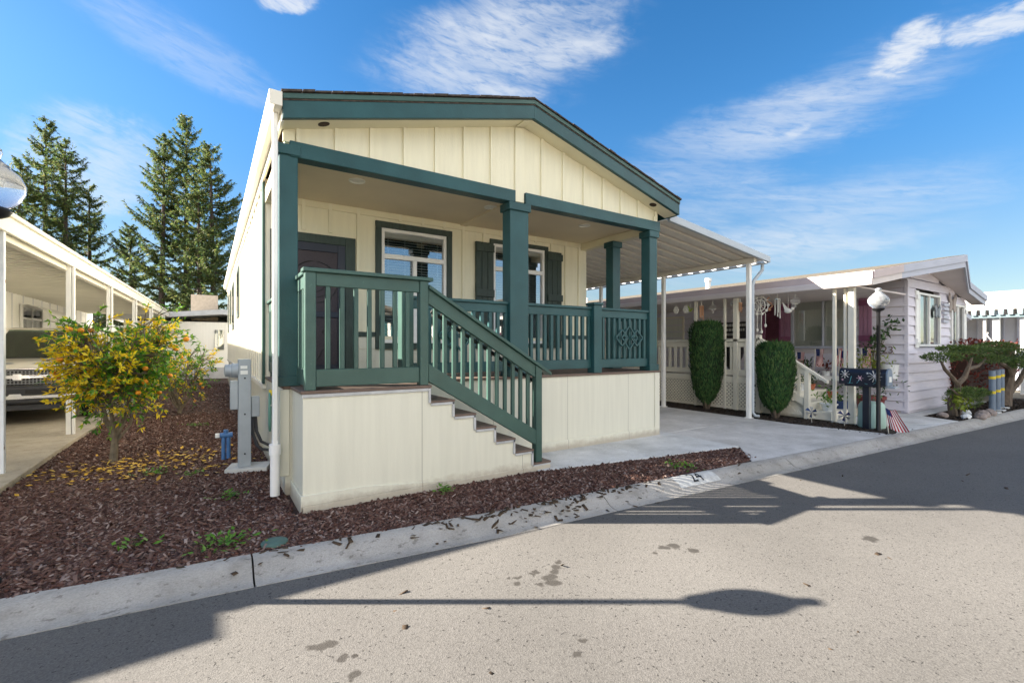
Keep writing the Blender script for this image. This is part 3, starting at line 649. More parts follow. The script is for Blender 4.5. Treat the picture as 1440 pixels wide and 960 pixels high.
# gable siding
mb = MB(); zb = 3.34
mb.prism([(XL + .02, zb), (XR, zb), (XR, rz(XR) - .2), (RX, RZ1 - .2), (XL + .02, rz(XL + .02) - .2)], 'y', YF + .02, YF + .10)
for x in (.744, 1.11, 1.472, 1.848, 2.229, 2.602, 2.985, 3.78, 4.155, 4.54, 4.92, 5.295, 5.677, 6.08):
    mb.prism([(x - .022, 3.36), (x + .022, 3.36), (x + .022, rz(x) - .238), (x - .022, rz(x) - .238)], 'y', YF - .004, YF + .04)
gs = mb.build('gable_siding', M['cream'], H)
MB().prism([(3.335, 3.34), (3.475, 3.34), (3.475, rz(3.475) - .25), (3.335, rz(3.335) - .25)], 'y', YF - .004, YF + .019).build('centre_board', M['cream'], gs, .004)
MB().box(XL, XL + .11, YF - .006, YF + .019, 3.46, 3.57).build('corner_block', M['cream_trim'], gs, .003)
MB().box(6.03, 6.12, YF - .006, YF + .019, 3.43, 3.56).build('corner_block', M['cream_trim'], gs, .003)
# beams
for x0, x1 in ((.66, 3.325), (3.485, 6.16)): B('porch_beam', M['teal'], H, x0, x1, YF - .03, YF + .13, 3.32, 3.475, .005)
B('side_beam', M['cream_trim'], H, XR - .14, XR - .0, YF + .132, YW, 3.30, ZC - .002, .004)
B('side_beam', M['cream_trim'], H, XL, XL + .12, YF + .132, YW, 3.30, ZC - .002, .004)
# porch posts with caps
def post(x0, x1, y0, y1, z1=3.318, m='teal', cz=.10):
    p = B('porch_post', M[m], H, x0, x1, y0, y1, ZD + .002, z1, .006)
    MB().box(x0 - .025, x1 + .025, y0 - .025, y1 + .025, z1 - cz, z1 + .001).build('post_cap', M[m], p, .005)
    MB().box(x0 - .02, x1 + .02, y0 - .02, y1 + .02, ZD + .001, ZD + .1).build('post_base', M[m], p, .005)
post(.565, .735, YF - .015, YF + .155, 3.43, cz=.1); post(3.245, 3.535, YF - .02, YF + .17); post(5.94, 6.12, YF, YF + .18); post(5.93, 6.11, 5.82, 6.0, 3.298)
# gutter and downspout on the left eave
mb = MB(); mb.prism([(.455, 3.80), (.47, 3.70), (.50, 3.67), (.563, 3.67), (.563, 3.80), (.555, 3.80), (.555, 3.68), (.505, 3.68), (.48, 3.71), (.467, 3.80)], 'y', 4.74, YB + .3)
mb.box(.457, .563, 4.733, 4.739, 3.67, 3.80); G_ = mb.build('gutter', M['offwhite'], H)
mb = MB().box(.50, .545, 4.895, 4.965, .55, 3.67).box(.497, .548, 4.892, 4.968, .50, .56).build('downspout', M['white'], H, .008)
MB().tube([(.522, 4.93, .03), (.522, 4.93, .50)], .042, 14).tube([(.522, 4.93, .42), (.522, 4.93, .52)], .052, 14).build('drain_pipe', M['vinyl'], mb, smooth=True)
# porch floor & skirts
B('porch_floor', M['deck'], H, XL + .0, 6.17, YF - .02, YW, ZD - .03, ZD, .004)
mb = MB().box(XL + .02, XL + .06, YF + .06, YW, -.05, ZD - .032).box(.62, 6.15, YF, YF + .045, -.05, ZD - .032)
ps = mb.build('porch_skirt', M['skirt'], H)
MB().box(XR - .10, XR + .015, YF - .015, YF + .001, -.04, ZD - .034).box(XR + .001, XR + .016, YF - .002, YF + .10, -.04, ZD - .035).build('corner_trim', M['skirt'], ps, .004); MB().box(.57, .66, YF - .015, YF - .001, .18, ZD - .034).build('corner_trim', M['skirt'], ps, .004)
MB().box(3.2, XR - .11, YF - .02, YF - .001, -.04, .14).build('base_board', M['skirt'], ps, .004)
MB().box(XR - .04, XR, YF + .05, YW, -.05, ZD - .032).build('side_skirt', M['skirt'], ps)

# railings: posts, rails, each baluster a sub-part
def rail_run(parent, x0, x1, y, bal, m, zt=2.03, zb=1.13, name='porch_railing', d=.045):
    r = MB().box(x0, x1, y - .045, y + .045, zt - .035, zt).box(x0, x1, y - .02, y + .02, zt - .145, zt - .035).build(name, M[m], parent, .005)
    MB().box(x0, x1, y - .02, y + .02, zb, zb + .13).build('bottom_rail', M[m], r, .005)
    for x in bal: MB().box(x - d / 2, x + d / 2, y - d / 2 + .0, y + d / 2, zb + .131, zt - .146).build('baluster', M[m], r, .003)
    return r
def newel(parent, x0, x1, y0, y1, z0, z1, m, cap=True):
    p = B('newel_post', M[m], parent, x0, x1, y0, y1, z0, z1, .005)
    if cap: MB().box(x0 - .02, x1 + .02, y0 - .02, y1 + .02, z1, z1 + .035).build('post_cap', M[m], p, .005)
    return p
def diamond_orn(parent, cx, cz, y, m, s=1.0):
    mb = MB()
    def dia(x, hw, hh, w=.026):
        q = [(x - hw, cz), (x, cz + hh), (x + hw, cz), (x, cz - hh)]
        for i in range(4):
            a, b = q[i], q[(i + 1) % 4]; mb.bar((a[0], y, a[1]), (b[0], y, b[1]), .02, w, up=(0, 1, 0))
    def dia2(x, hw, hh, dy):
        q = [(x - hw, cz), (x, cz + hh), (x + hw, cz), (x, cz - hh)]
        for i in range(4):
            a, b = q[i], q[(i + 1) % 4]; mb.bar((a[0], y + dy, a[1]), (b[0], y + dy, b[1]), .026, .018, up=(0, 1, 0))
    dia2(cx, .165 * s, .185 * s, 0); dia2(cx - .165 * s, .13 * s, .125 * s, -.004); dia2(cx + .165 * s, .13 * s, .125 * s, -.004)
    dia2(cx - .125 * s, .05 * s, .05 * s, -.008); dia2(cx + .125 * s, .05 * s, .05 * s, -.008)
    return mb.build('diamond_ornament', M[m], parent, .003)
yr = YF + .06
newel(H, 1.80, 1.94, YF - .02, YF + .12, ZD + .002, 2.10, 'teal_rail')
r1 = rail_run(H, 1.941, 3.243, yr, [2.04 + .118 * i for i in range(11)], 'teal'); diamond_orn(r1, 2.56, 1.58, yr - .045, 'teal')
r2 = rail_run(H, 3.537, 4.70, yr, [3.63 + .115 * i for i in range(10)], 'teal')
newel(H, 4.702, 4.858, YF - .03, YF + .12, ZD + .002, 2.06, 'teal')
r3 = rail_run(H, 4.86, 5.938, yr, [4.96 + .113 * i for i in range(9)], 'teal'); diamond_orn(r3, 5.484, 1.583, yr - .045, 'teal')
def side_run(x, y0, y1, n, parent, m, zt=2.03):
    r = MB().box(x - .045, x + .045, y0, y1, zt - .035, zt).box(x - .02, x + .02, y0, y1, zt - .145, zt - .035).build('side_railing', M[m], parent, .005)
    MB().box(x - .02, x + .02, y0, y1, 1.13, 1.26).build('bottom_rail', M[m], r, .005)
    for i in range(n):
        y = y0 + (i + .5) * (y1 - y0) / n; MB().box(x - .0225, x + .0225, y - .0225, y + .0225, 1.261, zt - .146).build('baluster', M[m], r, .003)
side_run(.66, YF + .16, YW - .01, 12, H, 'teal_rail'); side_run(6.03, YF + .19, 5.81, 5, H, 'teal'); 

# ------------------------------------------------------------------ landing and stairs (a thing of their own in front of the porch)
T = thing('porch_stairs', (1.8, 4.4, 0), 'cream skirted stair landing with dark treads and green slatted handrails', 'stairs')
YS = 4.37
SX = [1.86, 2.125, 2.378, 2.63, 2.884, 3.137, 3.39]; SZ = [1.03, .875, .715, .555, .395, .235, .07]
prof = [(.68, -.12)]; prof = [(.68, -.1), (3.39, -.1)]
pl = [(3.39, SZ[6])]
for i in range(6, 0, -1):
    pl += [(SX[i - 1] + .0, SZ[i]), (SX[i - 1], SZ[i - 1])] if True else []
# outline: step profile from right to left
out = [(.68, -.1), (3.39, -.1), (3.39, SZ[6])]
for i in range(6, 0, -1): out += [(SX[i - 1], SZ[i]), (SX[i - 1], SZ[i - 1])]
out += [(.68, SZ[0])]
mb = MB().prism(out, 'y', YS, YS + .04)
ss = mb.build('stair_skirt', M['skirt'], T)
MB().box(.68, .72, YS + .041, YF - .022, -.1, SZ[0]).build('side_skirt', M['skirt'], ss)
MB().box(.665, 3.395, YS - .018, YS - .001, -.1, .055).box(.662, .679, YS - .018, YF - .022, -.1, .14).build('base_board', M['skirt'], ss, .003)
MB().prism([(.664, .056), (2.2, .056), (1.2, .15), (.664, .15)], 'y', YS - .016, YS - .001).build('base_board', M['skirt'], ss, .003)
mb = MB()
for i in range(1, 7): mb.box(SX[i - 1] - .012, SX[i - 1] + .014, YS - .014, YS - .0005, SZ[i] + .002, SZ[i - 1] + .0).box(SX[i - 1] + .015, SX[i] + .012, YS - .014, YS - .0005, SZ[i] - .024, SZ[i])
mb.box(.67, SX[0] - .013, YS - .014, YS - .0005, SZ[0] - .03, SZ[0] + .0)
mb.box(3.391, 3.41, YS, YF - .022, -.1, SZ[6] - .001)
mb.build('edge_strip', M['nosing'], ss, .002)
B('landing_floor', M['deck'], T, .662, SX[0] + .02, YS - .018, YF - .022, SZ[0] + .001, ZD, .004)
for i in range(1, 7):
    t = B('tread', M['deck'], T, SX[i - 1], SX[i] + .02, YS - .012, YF - .022, SZ[i] + .001, SZ[i] + .022, .003)
    B('riser', M['skirt'], t, SX[i - 1] - .02, SX[i - 1] - .002, YS + .042, YF - .022, SZ[i], SZ[i - 1])
# landing railing
yb = YS + .05
newel(T, .70, .79, YS + .005, YS + .095, ZD + .001, 2.108, 'teal_rail', False)
newel(T, 1.765, 1.855, YS + .005, YS + .095, ZD + .001, 2.108, 'teal_rail', False)
mb = MB().box(.68, 1.90, YS - .015, YS + .115, 2.109, 2.145).box(.79, 1.765, YS + .02, YS + .06, 1.99, 2.109)
lr = mb.build('landing_railing', M['teal_rail'], T, .005); MB().box(.79, 1.765, YS + .02, YS + .06, 1.09, 1.245).build('bottom_rail', M['teal_rail'], lr, .005)
for i in range(7):
    x = .895 + i * .1245; MB().box(x - .02, x + .02, YS + .025, YS + .06, 1.246, 1.989).build('baluster', M['teal_rail'], lr, .003)
mb = MB().box(.70, .79, YS + .116, YF - .036, 2.10, 2.14).box(.72, .76, YS + .096, YF - .036, 1.98, 2.10)
lr2 = mb.build('landing_railing', M['teal_rail'], T, .005); MB().box(.72, .76, YS + .096, YF - .036, 1.09, 1.245).build('bottom_rail', M['teal_rail'], lr2, .005)
for i in range(4):
    y = YS + .18 + i * .12; MB().box(.722, .758, y - .02, y + .02, 1.246, 1.979).build('baluster', M['teal_rail'], lr2, .003)
# sloped stair railing
sl = (1.155 - 2.075) / (3.40 - 1.857)
def zr(x): return 2.075 + (x - 1.857) * sl
def sloped(x0, x1, dz0, dz1, y0, y1): return ([(x0, zr(x0) + dz0), (x1, zr(x1) + dz0), (x1, zr(x1) + dz1), (x0, zr(x0) + dz1)], 'y', y0, y1)
mb = MB().prism(*sloped(1.857, 3.42, -.04, 0, YS - .015, YS + .115)).prism(*sloped(1.857, 3.20, -.19, -.041, YS + .02, YS + .06))
st = mb.build('stair_railing', M['teal_rail'], T, .005); MB().prism(*sloped(1.857, 3.20, -.98, -.80, YS + .005, YS + .05)).build('bottom_rail', M['teal_rail'], st, .005)
for i in range(12):
    x = 1.955 + i * .1065; MB().prism([(x - .02, zr(x - .02) - .81), (x + .02, zr(x + .02) - .81), (x + .02, zr(x + .02) - .185), (x - .02, zr(x - .02) - .185)], 'y', YS + .0515, YS + .088).build('baluster', M['teal_rail'], st, .003)
MB().prism([(3.202, SZ[6] + .024), (3.29, SZ[6] + .024), (3.29, zr(3.29) - .041), (3.202, zr(3.202) - .041)], 'y', YS + .005, YS + .095).build('newel_post', M['teal_rail'], T, .005)
mb = MB().tube([(1.95, YS + .16, zr(1.95) - .20), (3.26, YS + .16, zr(3.26) - .20)], .02, 10)
for x in (2.1, 2.65, 3.18): mb.tube([(x, YS + .16, zr(x) - .22), (x, YS + .09, zr(x) - .26)], .008, 6)
mb.build('grip_rail', M['black'], T, smooth=True)

# ------------------------------------------------------------------ carport on the right
CP = thing('carport', (7.8, 7.3, 0), 'ribbed beige metal carport roof on white posts beside the teal trimmed home', 'carport')
cz = lambda x: 3.56 + (x - 6.38) * (3.19 - 3.56) / (9.42 - 6.38)
x0, x1, y0, y1 = 6.38, 9.42, 5.02, 19.5
vs, fs = [], []; y = y0; prof = []
while y < y1:
    prof += [(y, 0), (y + .185, 0), (y + .195, .10), (y + .265, .10), (y + .275, 0)]; y += .30
prof.append((y, 0))
for x in (x0, x1):
    for yy, dz in prof: vs.append((x, yy, cz(x) + dz))
    for yy, dz in prof: vs.append((x, yy, cz(x) + dz + .008))
n = len(prof)
for i in range(n - 1):
    fs += [(i, i + 1, 2 * n + i + 1, 2 * n + i), (n + i, 3 * n + i, 3 * n + i + 1, n + i + 1)]
fs += [(i, n + i, n + i + 1, i + 1) for i in range(n - 1)] + [(2 * n + i, 2 * n + i + 1, 3 * n + i + 1, 3 * n + i) for i in range(n - 1)]
MB().add(vs, fs).build('roof_panel', M['alu'], CP)
mb = MB().prism([(6.37, cz(6.37) - .035), (9.50, cz(9.5) - .035), (9.50, cz(9.5) + .09), (6.37, cz(6.37) + .09)], 'y', y0 - .06, y0 - .002)
mb.build('front_fascia', M['alu_blue'], CP, .006)
mb = MB().box(9.485, 9.50, y0 - .001, y1, cz(9.5) - .05, cz(9.5) + .09).box(9.40, 9.484, y0 - .001, y1, cz(9.5) - .05, cz(9.5) - .042).build('eave_gutter', M['alu_blue'], CP)
B('eave_beam', M['alu'], CP, 9.08, 9.18, y0 + .05, y1, cz(9.13) - .10, cz(9.13) - .004, .004)
for y in (5.2, 7.3, 9.42, 11.6, 13.8, 16.0): MB().box(9.09, 9.17, y - .04, y + .04, .0, cz(9.13) - .101).box(9.06, 9.20, y - .07, y + .07, .005, .018).build('carport_post', M['white'], CP, .008)
MB().tube([(9.45, 5.10, cz(9.5) - .05), (9.45, 5.10, cz(9.5) - .17), (9.40, 5.13, cz(9.5) - .24), (9.24, 5.16, cz(9.5) - .40), (9.215, 5.17, cz(9.5) - .5), (9.215, 5.17, .12), (9.25, 5.14, .05), (9.32, 5.10, .035)], .032, 10).build('downspout', M['alu_blue'], CP, smooth=True)

# ------------------------------------------------------------------ meter pedestal and lamp posts
U = thing('meter_pedestal', (.34, 6.30, 0), 'grey electric meter pedestal on a concrete pad beside the home', 'electric meter')
MB().prism([(.14, 6.20), (.56, 6.08), (.64, 6.38), (.22, 6.52)], 'z', -.05, .045).build('concrete_pad', M['conc_pad'], U, .006)
B('pedestal_post', M['steel'], U, .28, .41, 6.22, 6.38, .046, 1.30, .006)
MB().lathe([(.085, 0), (.085, .06), (.075, .07), (.072, .13), (.03, .14)], (0, 0, 0), 18, axis='x').build('meter_dial', M['steel'], U, smooth=True)
mo = bpy.data.objects['meter_dial']; mo.location = (.28 - .34 - .0, .0, 1.17); mo.rotation_euler = (0, 0, PI); 
for v in mo.data.vertices: v.co = (v.co.x + 0.34, v.co.y + 6.30, v.co.z)
B('breaker_box', M['steel'], U, .20, .278, 6.22, 6.38, .72, 1.05, .006)
MB().lathe([(.066, 0), (.06, .02), (.04, .03)], (0, 0, 0), 18, axis='x').build('dial_glass', M['darkglass'], U, smooth=True)
dg = bpy.data.objects['dial_glass']; dg.rotation_euler = (0, 0, PI); dg.location = (.28 - .34 - .135, 0, 1.17)
for v in dg.data.vertices: v.co = (v.co.x + .34, v.co.y + 6.30, v.co.z)
for zz in (.2, .66, 1.08): MB().lathe([(.009, 0), (.009, -.006)], (.345, 6.2195, zz), 8, axis='y').build('bolt', M['chrome'], U)
B('warning_label', M['white'], U, .30, .37, 6.212, 6.2185, 1.19, 1.225); MB().lathe([(.066, 0), (.06, .02), (.04, .03)], (0, 0, 0), 18, axis='x').build('dial_glass', M['darkglass'], U, smooth=True)
dg = bpy.data.objects['dial_glass']; dg.rotation_euler = (0, 0, PI); dg.location = (.28 - .34 - .135, 0, 1.17)
for v in dg.data.vertices: v.co = (v.co.x + .34, v.co.y + 6.30, v.co.z)
for zz in (.2, .66, 1.08): MB().lathe([(.009, 0), (.009, -.006)], (.345, 6.2195, zz), 8, axis='y').build('bolt', M['chrome'], U)
B('warning_label', M['white'], U, .30, .375, 6.212, 6.2185, 1.125, 1.17)
B('side_box', M['steel'], U, .412, .50, 6.24, 6.36, .62, .86, .006)
MB().tube([(.43, 6.29, .62), (.43, 6.27, .42), (.47, 6.26, .28), (.53, 6.27, .22), (.61, 6.29, .20)], .018, 8).tube([(.46, 6.31, .62), (.47, 6.30, .44), (.52, 6.30, .31), (.61, 6.32, .25)], .018, 8).build('conduit', M['plastic'], U, smooth=True)
V = thing('water_valve', (.17, 7.0, 0), 'blue water backflow valve on pipes left of the grey meter pedestal', 'valve')
mb = MB()
for x in (.15, .205): mb.tube([(x, 7.0, -.02), (x, 7.0, .30)], .024, 12)
mb.tube([(.11, 7.0, .31), (.25, 7.0, .31)], .034, 12).tube([(.177, 7.0, .31), (.177, 7.0, .38)], .028, 12); mb.build('valve_body', M['bluevalve'], V, smooth=True)
MB().box(.06, .108, 6.975, 7.025, .285, .34).build('valve_handle', M['white'], V, .006)
MB().tube([(0.57 + .06 * math.cos(t) * .3, 5.85 + .12 * math.cos(t), .72 + .22 * math.sin(t)) for t in np.linspace(.3, 2 * PI + .2, 30)], .012, 7).build('garden_hose', mat('green_hose', (.10, .24, .20), .5), None, smooth=True)
tag(bpy.data.objects['garden_hose'], 'coiled green garden hose hanging on the skirting by the meter', 'hose')
MB().box(.56, .60, 5.80, 5.90, .90, .96).build('hose_hanger', M['yellow'], bpy.data.objects['garden_hose'], .004)

def lamp_glass():
    m = bpy.data.materials.new('lamp_globe_glass'); m.use_nodes = True; n, l = m.node_tree.nodes, m.node_tree.links
    b = n['Principled BSDF']; b.inputs['Base Color'].default_value = (.62, .66, .70, 1); b.inputs['Roughness'].default_value = .15
    g = n.new('ShaderNodeBsdfGlass'); g.inputs['IOR'].default_value = 1.22; g.inputs['Roughness'].default_value = .06; g.inputs['Color'].default_value = (.97, .98, 1, 1)
    nz = n.new('ShaderNodeTexNoise'); nz.inputs['Scale'].default_value = 9; mr = n.new('ShaderNodeMapRange'); mr.inputs['From Min'].default_value = .3; mr.inputs['From Max'].default_value = .75; mr.inputs['To Min'].default_value = .22; mr.inputs['To Max'].default_value = .42
    tc = n.new('ShaderNodeTexCoord'); l.new(tc.outputs['Object'], nz.inputs[0]); l.new(nz.outputs['Fac'], mr.inputs['Value'])
    mx = n.new('ShaderNodeMixShader'); l.new(mr.outputs[0], mx.inputs[0]); l.new(g.outputs[0], mx.inputs[1]); l.new(b.outputs[0], mx.inputs[2]); l.new(mx.outputs[0], n['Material Output'].inputs[0]); return m
M['lampglass'] = lamp_glass()
LP = thing('lamp_post', (0, 0, 0), 'black lamp post with acorn glass globe at the left kerb beside the mulch', 'street lamp', 'globe lamp posts along the road')
MB().lathe([(.045, 0), (.045, .03), (.034, .05), (.031, .9), (.029, 2.22), (.036, 2.23), (.075, 2.25), (.092, 2.28), (.082, 2.295)], (0, 0, 0), 18).build('pole', M['black'], LP, smooth=True)
MB().lathe([(.075, 2.296), (.122, 2.34), (.150, 2.40), (.153, 2.45), (.132, 2.50), (.095, 2.535), (.085, 2.545), (.085, 2.555), (.055, 2.58), (.038, 2.60), (.05, 2.63), (.046, 2.655), (.01, 2.675)], (0, 0, 0), 22).build('globe', M['lampglass'], LP, smooth=True)
LP2 = copy_tree(LP)
LP.location = (-1.112, 4.085, 0); LP2.location = (9.62, 3.20, 0); LP2.scale = (1, 1, .92)
LP2['label'] = 'black lamp post with acorn glass globe behind the flowered mailbox'
# ------------------------------------------------------------------ lilac home on the right
N = thing('lilac_home', (12.5, 3.7, 0), 'lilac lap sided home with a railed side porch and pink shutters', 'house')
PX, WX, GY, GX1 = 10.05, 12.52, 3.66, 16.6
NR = (9.93, 13.57, 17.3); nz0, nz1 = 2.80, 3.40
def nzr(x): return nz1 - abs(x - NR[1]) * (nz1 - nz0) / (NR[1] - NR[0])
def lap_wall(name, p0, p1, z0, z1, ex, m, parent, topf=None, holes=(), t=.034):
    """horizontal lap boards from p0 to p1 (left to right seen from outside); holes (s0,s1,z0,z1)"""
    p0, p1 = Vector((*p0, 0)), Vector((*p1, 0)); d = (p1 - p0); Ln = d.length; d.normalize(); nrm = Vector((d.y, -d.x, 0)); mb = MB()
    z = z0
    while z < z1 - .01:
        zt = min(z + ex, z1); segs = [(0, Ln)]
        if topf:
            ss = [i * Ln / 60 for i in range(61) if topf(i * Ln / 60) >= zt]
            segs = [(min(ss), max(ss))] if len(ss) > 1 else []
        for (a, b, c, e) in holes:
            if c < zt - .02 and e > z + .02:
                new = []
                for s0, s1 in segs:
                    if b <= s0 or a >= s1: new.append((s0, s1)); continue
                    if a > s0: new.append((s0, a))
                    if b < s1: new.append((b, s1))
                segs = new
        for s0, s1 in segs:
            a, b = p0 + d * s0, p0 + d * s1; q = nrm * t; r = nrm * (t * .12)
            zg = z + .014
            mb.add([a + q + Vector((0, 0, zg)), b + q + Vector((0, 0, zg)), b + r + Vector((0, 0, zt)), a + r + Vector((0, 0, zt)),
                    a + Vector((0, 0, zg)), b + Vector((0, 0, zg)), b + Vector((0, 0, zt)), a + Vector((0, 0, zt))],
                   [(0, 1, 2, 3), (4, 5, 1, 0), (3, 2, 6, 7), (0, 3, 7, 4), (2, 1, 5, 6)])
        z = zt
    return mb.build(name, m, parent)
# porch side (faces -X): runs from back to front as seen from outside, left = far
pw = lap_wall('porch_side_wall', (WX, 22), (WX, GY), .05, 2.86, .205, M['lilac'], N, holes=[(22 - 5.95, 22 - 4.62, 1.45, 2.66), (22 - 6.68, 22 - 6.30, 0, 2.60)])
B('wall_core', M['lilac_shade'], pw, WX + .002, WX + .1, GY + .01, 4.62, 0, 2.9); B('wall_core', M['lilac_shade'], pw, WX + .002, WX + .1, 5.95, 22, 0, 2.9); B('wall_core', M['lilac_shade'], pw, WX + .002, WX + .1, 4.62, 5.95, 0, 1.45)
g = lambda s: nzr(WX + s) - .12
gw = lap_wall('gable_wall', (WX, GY), (GX1, GY), .05, 3.25, .205, M['lilac'], N, topf=g, holes=[(13.05 - WX, 14.62 - WX, 1.46, 2.62), (15.35 - WX, 16.48 - WX, 1.40, 2.50)])
MB().prism([(WX, 0), (13.05, 0), (13.05, 2.9), (WX, 2.9)], 'y', GY + .002, GY + .1).prism([(13.05, 0), (15.35, 0), (15.35, 1.42), (13.05, 1.42)], 'y', GY + .002, GY + .1).prism([(14.62, 1.42), (15.35, 1.42), (15.35, 2.9), (14.62, 2.9)], 'y', GY + .002, GY + .1)\
    .prism([(15.35, 0), (GX1, 0), (GX1, 1.4), (15.35, 1.4)], 'y', GY + .002, GY + .1).prism([(12.52, 2.901), (GX1, 2.6), (16.5, nzr(16.5) - .1), (13.57, 3.28), (12.52, nzr(12.52) - .1)], 'y', GY + .06, GY + .1).build('wall_core', M['lilac'], gw)
MB().box(WX - .03, WX + .04, GY - .03, GY + .04, .03, 2.86).build('corner_board', M['lilac'], N, .004)
MB().box(GX1 - .02, GX1 + .05, GY - .03, GY + .06, .03, 2.6).build('corner_board', M['white'], N, .004)
# windows of the gable wall
def ngwin(x0, x1, z0, z1, y, cur):
    xm = x0 + (x1 - x0) * .48
    W = MB().box(x0 - .05, x0, y - .05, y, z0 - .05, z1 + .05).box(x1, x1 + .05, y - .05, y, z0 - .05, z1 + .05).box(x0, x1, y - .05, y, z1, z1 + .05).box(x0, x1, y - .05, y, z0 - .05, z0).box(xm - .03, xm + .03, y - .045, y, z0, z1).build('window', M['white'], N, .004)
    MB().add([(x0, y + .01, z0), (x1, y + .01, z0), (x1, y + .01, z1), (x0, y + .01, z1)], [(0, 1, 2, 3)]).build('pane', M['glass'], W)
    MB().box(x0, x1, y + .05, y + .06, z0, z1).build('curtain', M['curtain'], W)
    return W
ngwin(13.17, 14.50, 1.50, 2.60, GY, 0); ngwin(15.46, 16.38, 1.44, 2.46, GY, 0)
def nshut(x0, x1, z0, z1):
    mb = MB().box(x0, x1, GY - .05, GY - .022, z0, z1); 
    for z in (z0 + .1, z1 - .2): mb.box(x0, x1, GY - .075, GY - .051, z, z + .1)
    mb.build('window_shutter', M['white'], N, .003)
nshut(12.93, 13.10, 1.42, 2.68); nshut(16.46, 16.60, 1.40, 2.50)
mb = MB()
for i in range(5): mb.box(14.72, 15.10, GY - .06 - .01 * i * .3, GY - .022, 2.02 + i * .1, 2.09 + i * .1)
mb.build('louvre_vent', M['greyfascia'], N)
def butterfly(cx, cz, s, m, label):
    mb = MB()
    for sg in (-1, 1):
        mb.prism([(cx, cz + .02 * s), (cx + sg * .22 * s, cz + .26 * s), (cx + sg * .30 * s, cz + .14 * s), (cx + sg * .20 * s, cz), (cx + sg * .24 * s, cz - .16 * s), (cx + sg * .12 * s, cz - .2 * s), (cx, cz - .05 * s)], 'y', GY - .062, GY - .045)
    mb.tube([(cx, GY - .06, cz - .14 * s), (cx, GY - .06, cz + .12 * s)], .02 * s, 6)
    return tag(mb.build('butterfly_ornament', m), label, 'ornament')
butterfly(15.42, 2.50, 1.05, mat('taupe_butterfly', (.30, .25, .22), .6), 'large taupe butterfly ornament at the top of the second gable window')
butterfly(14.30, 2.26, .7, mat('grey_butterfly', (.22, .25, .28), .6), 'grey butterfly ornament on the first gable window')
# house number
tv, tf = text_mb('23', .22, .008)
MB().add([(WX - .05 - z, 3.98 - x, 1.37 + y) for x, y, z in tv], tf).build('house_number', mat('bronze_number', (.16, .11, .10), .5), N)
# roof
mb = MB(); yb = 22; yf = 3.42
mb.prism([(NR[0], nz0), (NR[1], nz1), (NR[2], nz0), (NR[2], nz0 - .06), (NR[1], nz1 - .06), (NR[0], nz0 - .06)], 'y', yf, yb); nr = mb.build('roof', M['tanroof'], N)
def rakeY(x): return 3.36 - .42 * max(0, 1 - abs(x - NR[1]) / 2.2)   # prow: deepest at the peak
for (a, b) in ((NR[0], 11.35), (11.35, NR[1]), (NR[1], 15.8), (15.8, NR[2])):
    ya, ybq = rakeY(a), rakeY(b); za, zb = nzr(a), nzr(b)
    for lo, hi, off, m in ((-.13, .012, 0, 'greyfascia' if a > 11 else 'pinkfascia'), (-.25, -.131, .03, 'whitefascia' if a < 11 else 'greyfascia')):
        MB().add([(a, ya + off, za + lo), (b, ybq + off, zb + lo), (b, ybq + off, zb + hi), (a, ya + off, za + hi), (a, ya + off + .03, za + lo), (b, ybq + off + .03, zb + lo), (b, ybq + off + .03, zb + hi), (a, ya + off + .03, za + hi)],
                 [(0, 1, 2, 3), (7, 6, 5, 4), (0, 4, 5, 1), (3, 2, 6, 7), (0, 3, 7, 4), (1, 5, 6, 2)]).build('rake_board', M[m], N)
    MB().add([(a, ya + .03, za - .004), (b, ybq + .03, zb - .004), (b, yf, zb - .004), (a, yf, za - .004), (a, ya + .03, za + .02), (b, ybq + .03, zb + .02), (b, yf, zb + .02), (a, yf, za + .02)], [(0, 1, 2, 3), (7, 6, 5, 4), (0, 4, 5, 1), (1, 5, 6, 2), (2, 6, 7, 3), (3, 7, 4, 0)]).build('roof_prow', M['tanroof'], nr)
    MB().add([(a, ya + .06, za - .22), (b, ybq + .06, zb - .22), (b, GY, zb - .22), (a, GY, za - .22), (a, ya + .06, za - .2), (b, ybq + .06, zb - .2), (b, GY, zb - .2), (a, GY, za - .2)], [(0, 1, 2, 3), (7, 6, 5, 4), (0, 4, 5, 1), (1, 5, 6, 2), (2, 6, 7, 3), (3, 7, 4, 0)]).build('soffit', M['soffit'], N)
B('eave_board', M['pinkfascia'], N, NR[0] - .03, NR[0] - .002, 3.38, yb, nz0 - .13, nz0 + .01); B('eave_gutter', M['whitefascia'], N, NR[0] - .075, NR[0] - .031, 3.38, yb, nz0 - .25, nz0 - .131, .01)
B('porch_ceiling', M['soffit'], N, NR[0], WX - .002, GY + .01, yb, nz0 - .25, nz0 - .22)
for y, h, r in ((8.6, .55, .13), (9.2, .5, .03)):
    pass
for x, y, h, r in ((10.9, 7.3, .26, .065), (10.6, 11.6, .16, .035)):
    b = MB().tube([(x, y, nzr(x) - .05), (x, y, nzr(x) + h * .7)], r, 12).tube([(x, y, nzr(x) + h * .7), (x, y, nzr(x) + h * .72), (x, y, nzr(x) + h)], [r * .8, r * 1.35, r * 1.35], 12); b.build('roof_vent', M['white'], N, smooth=True)
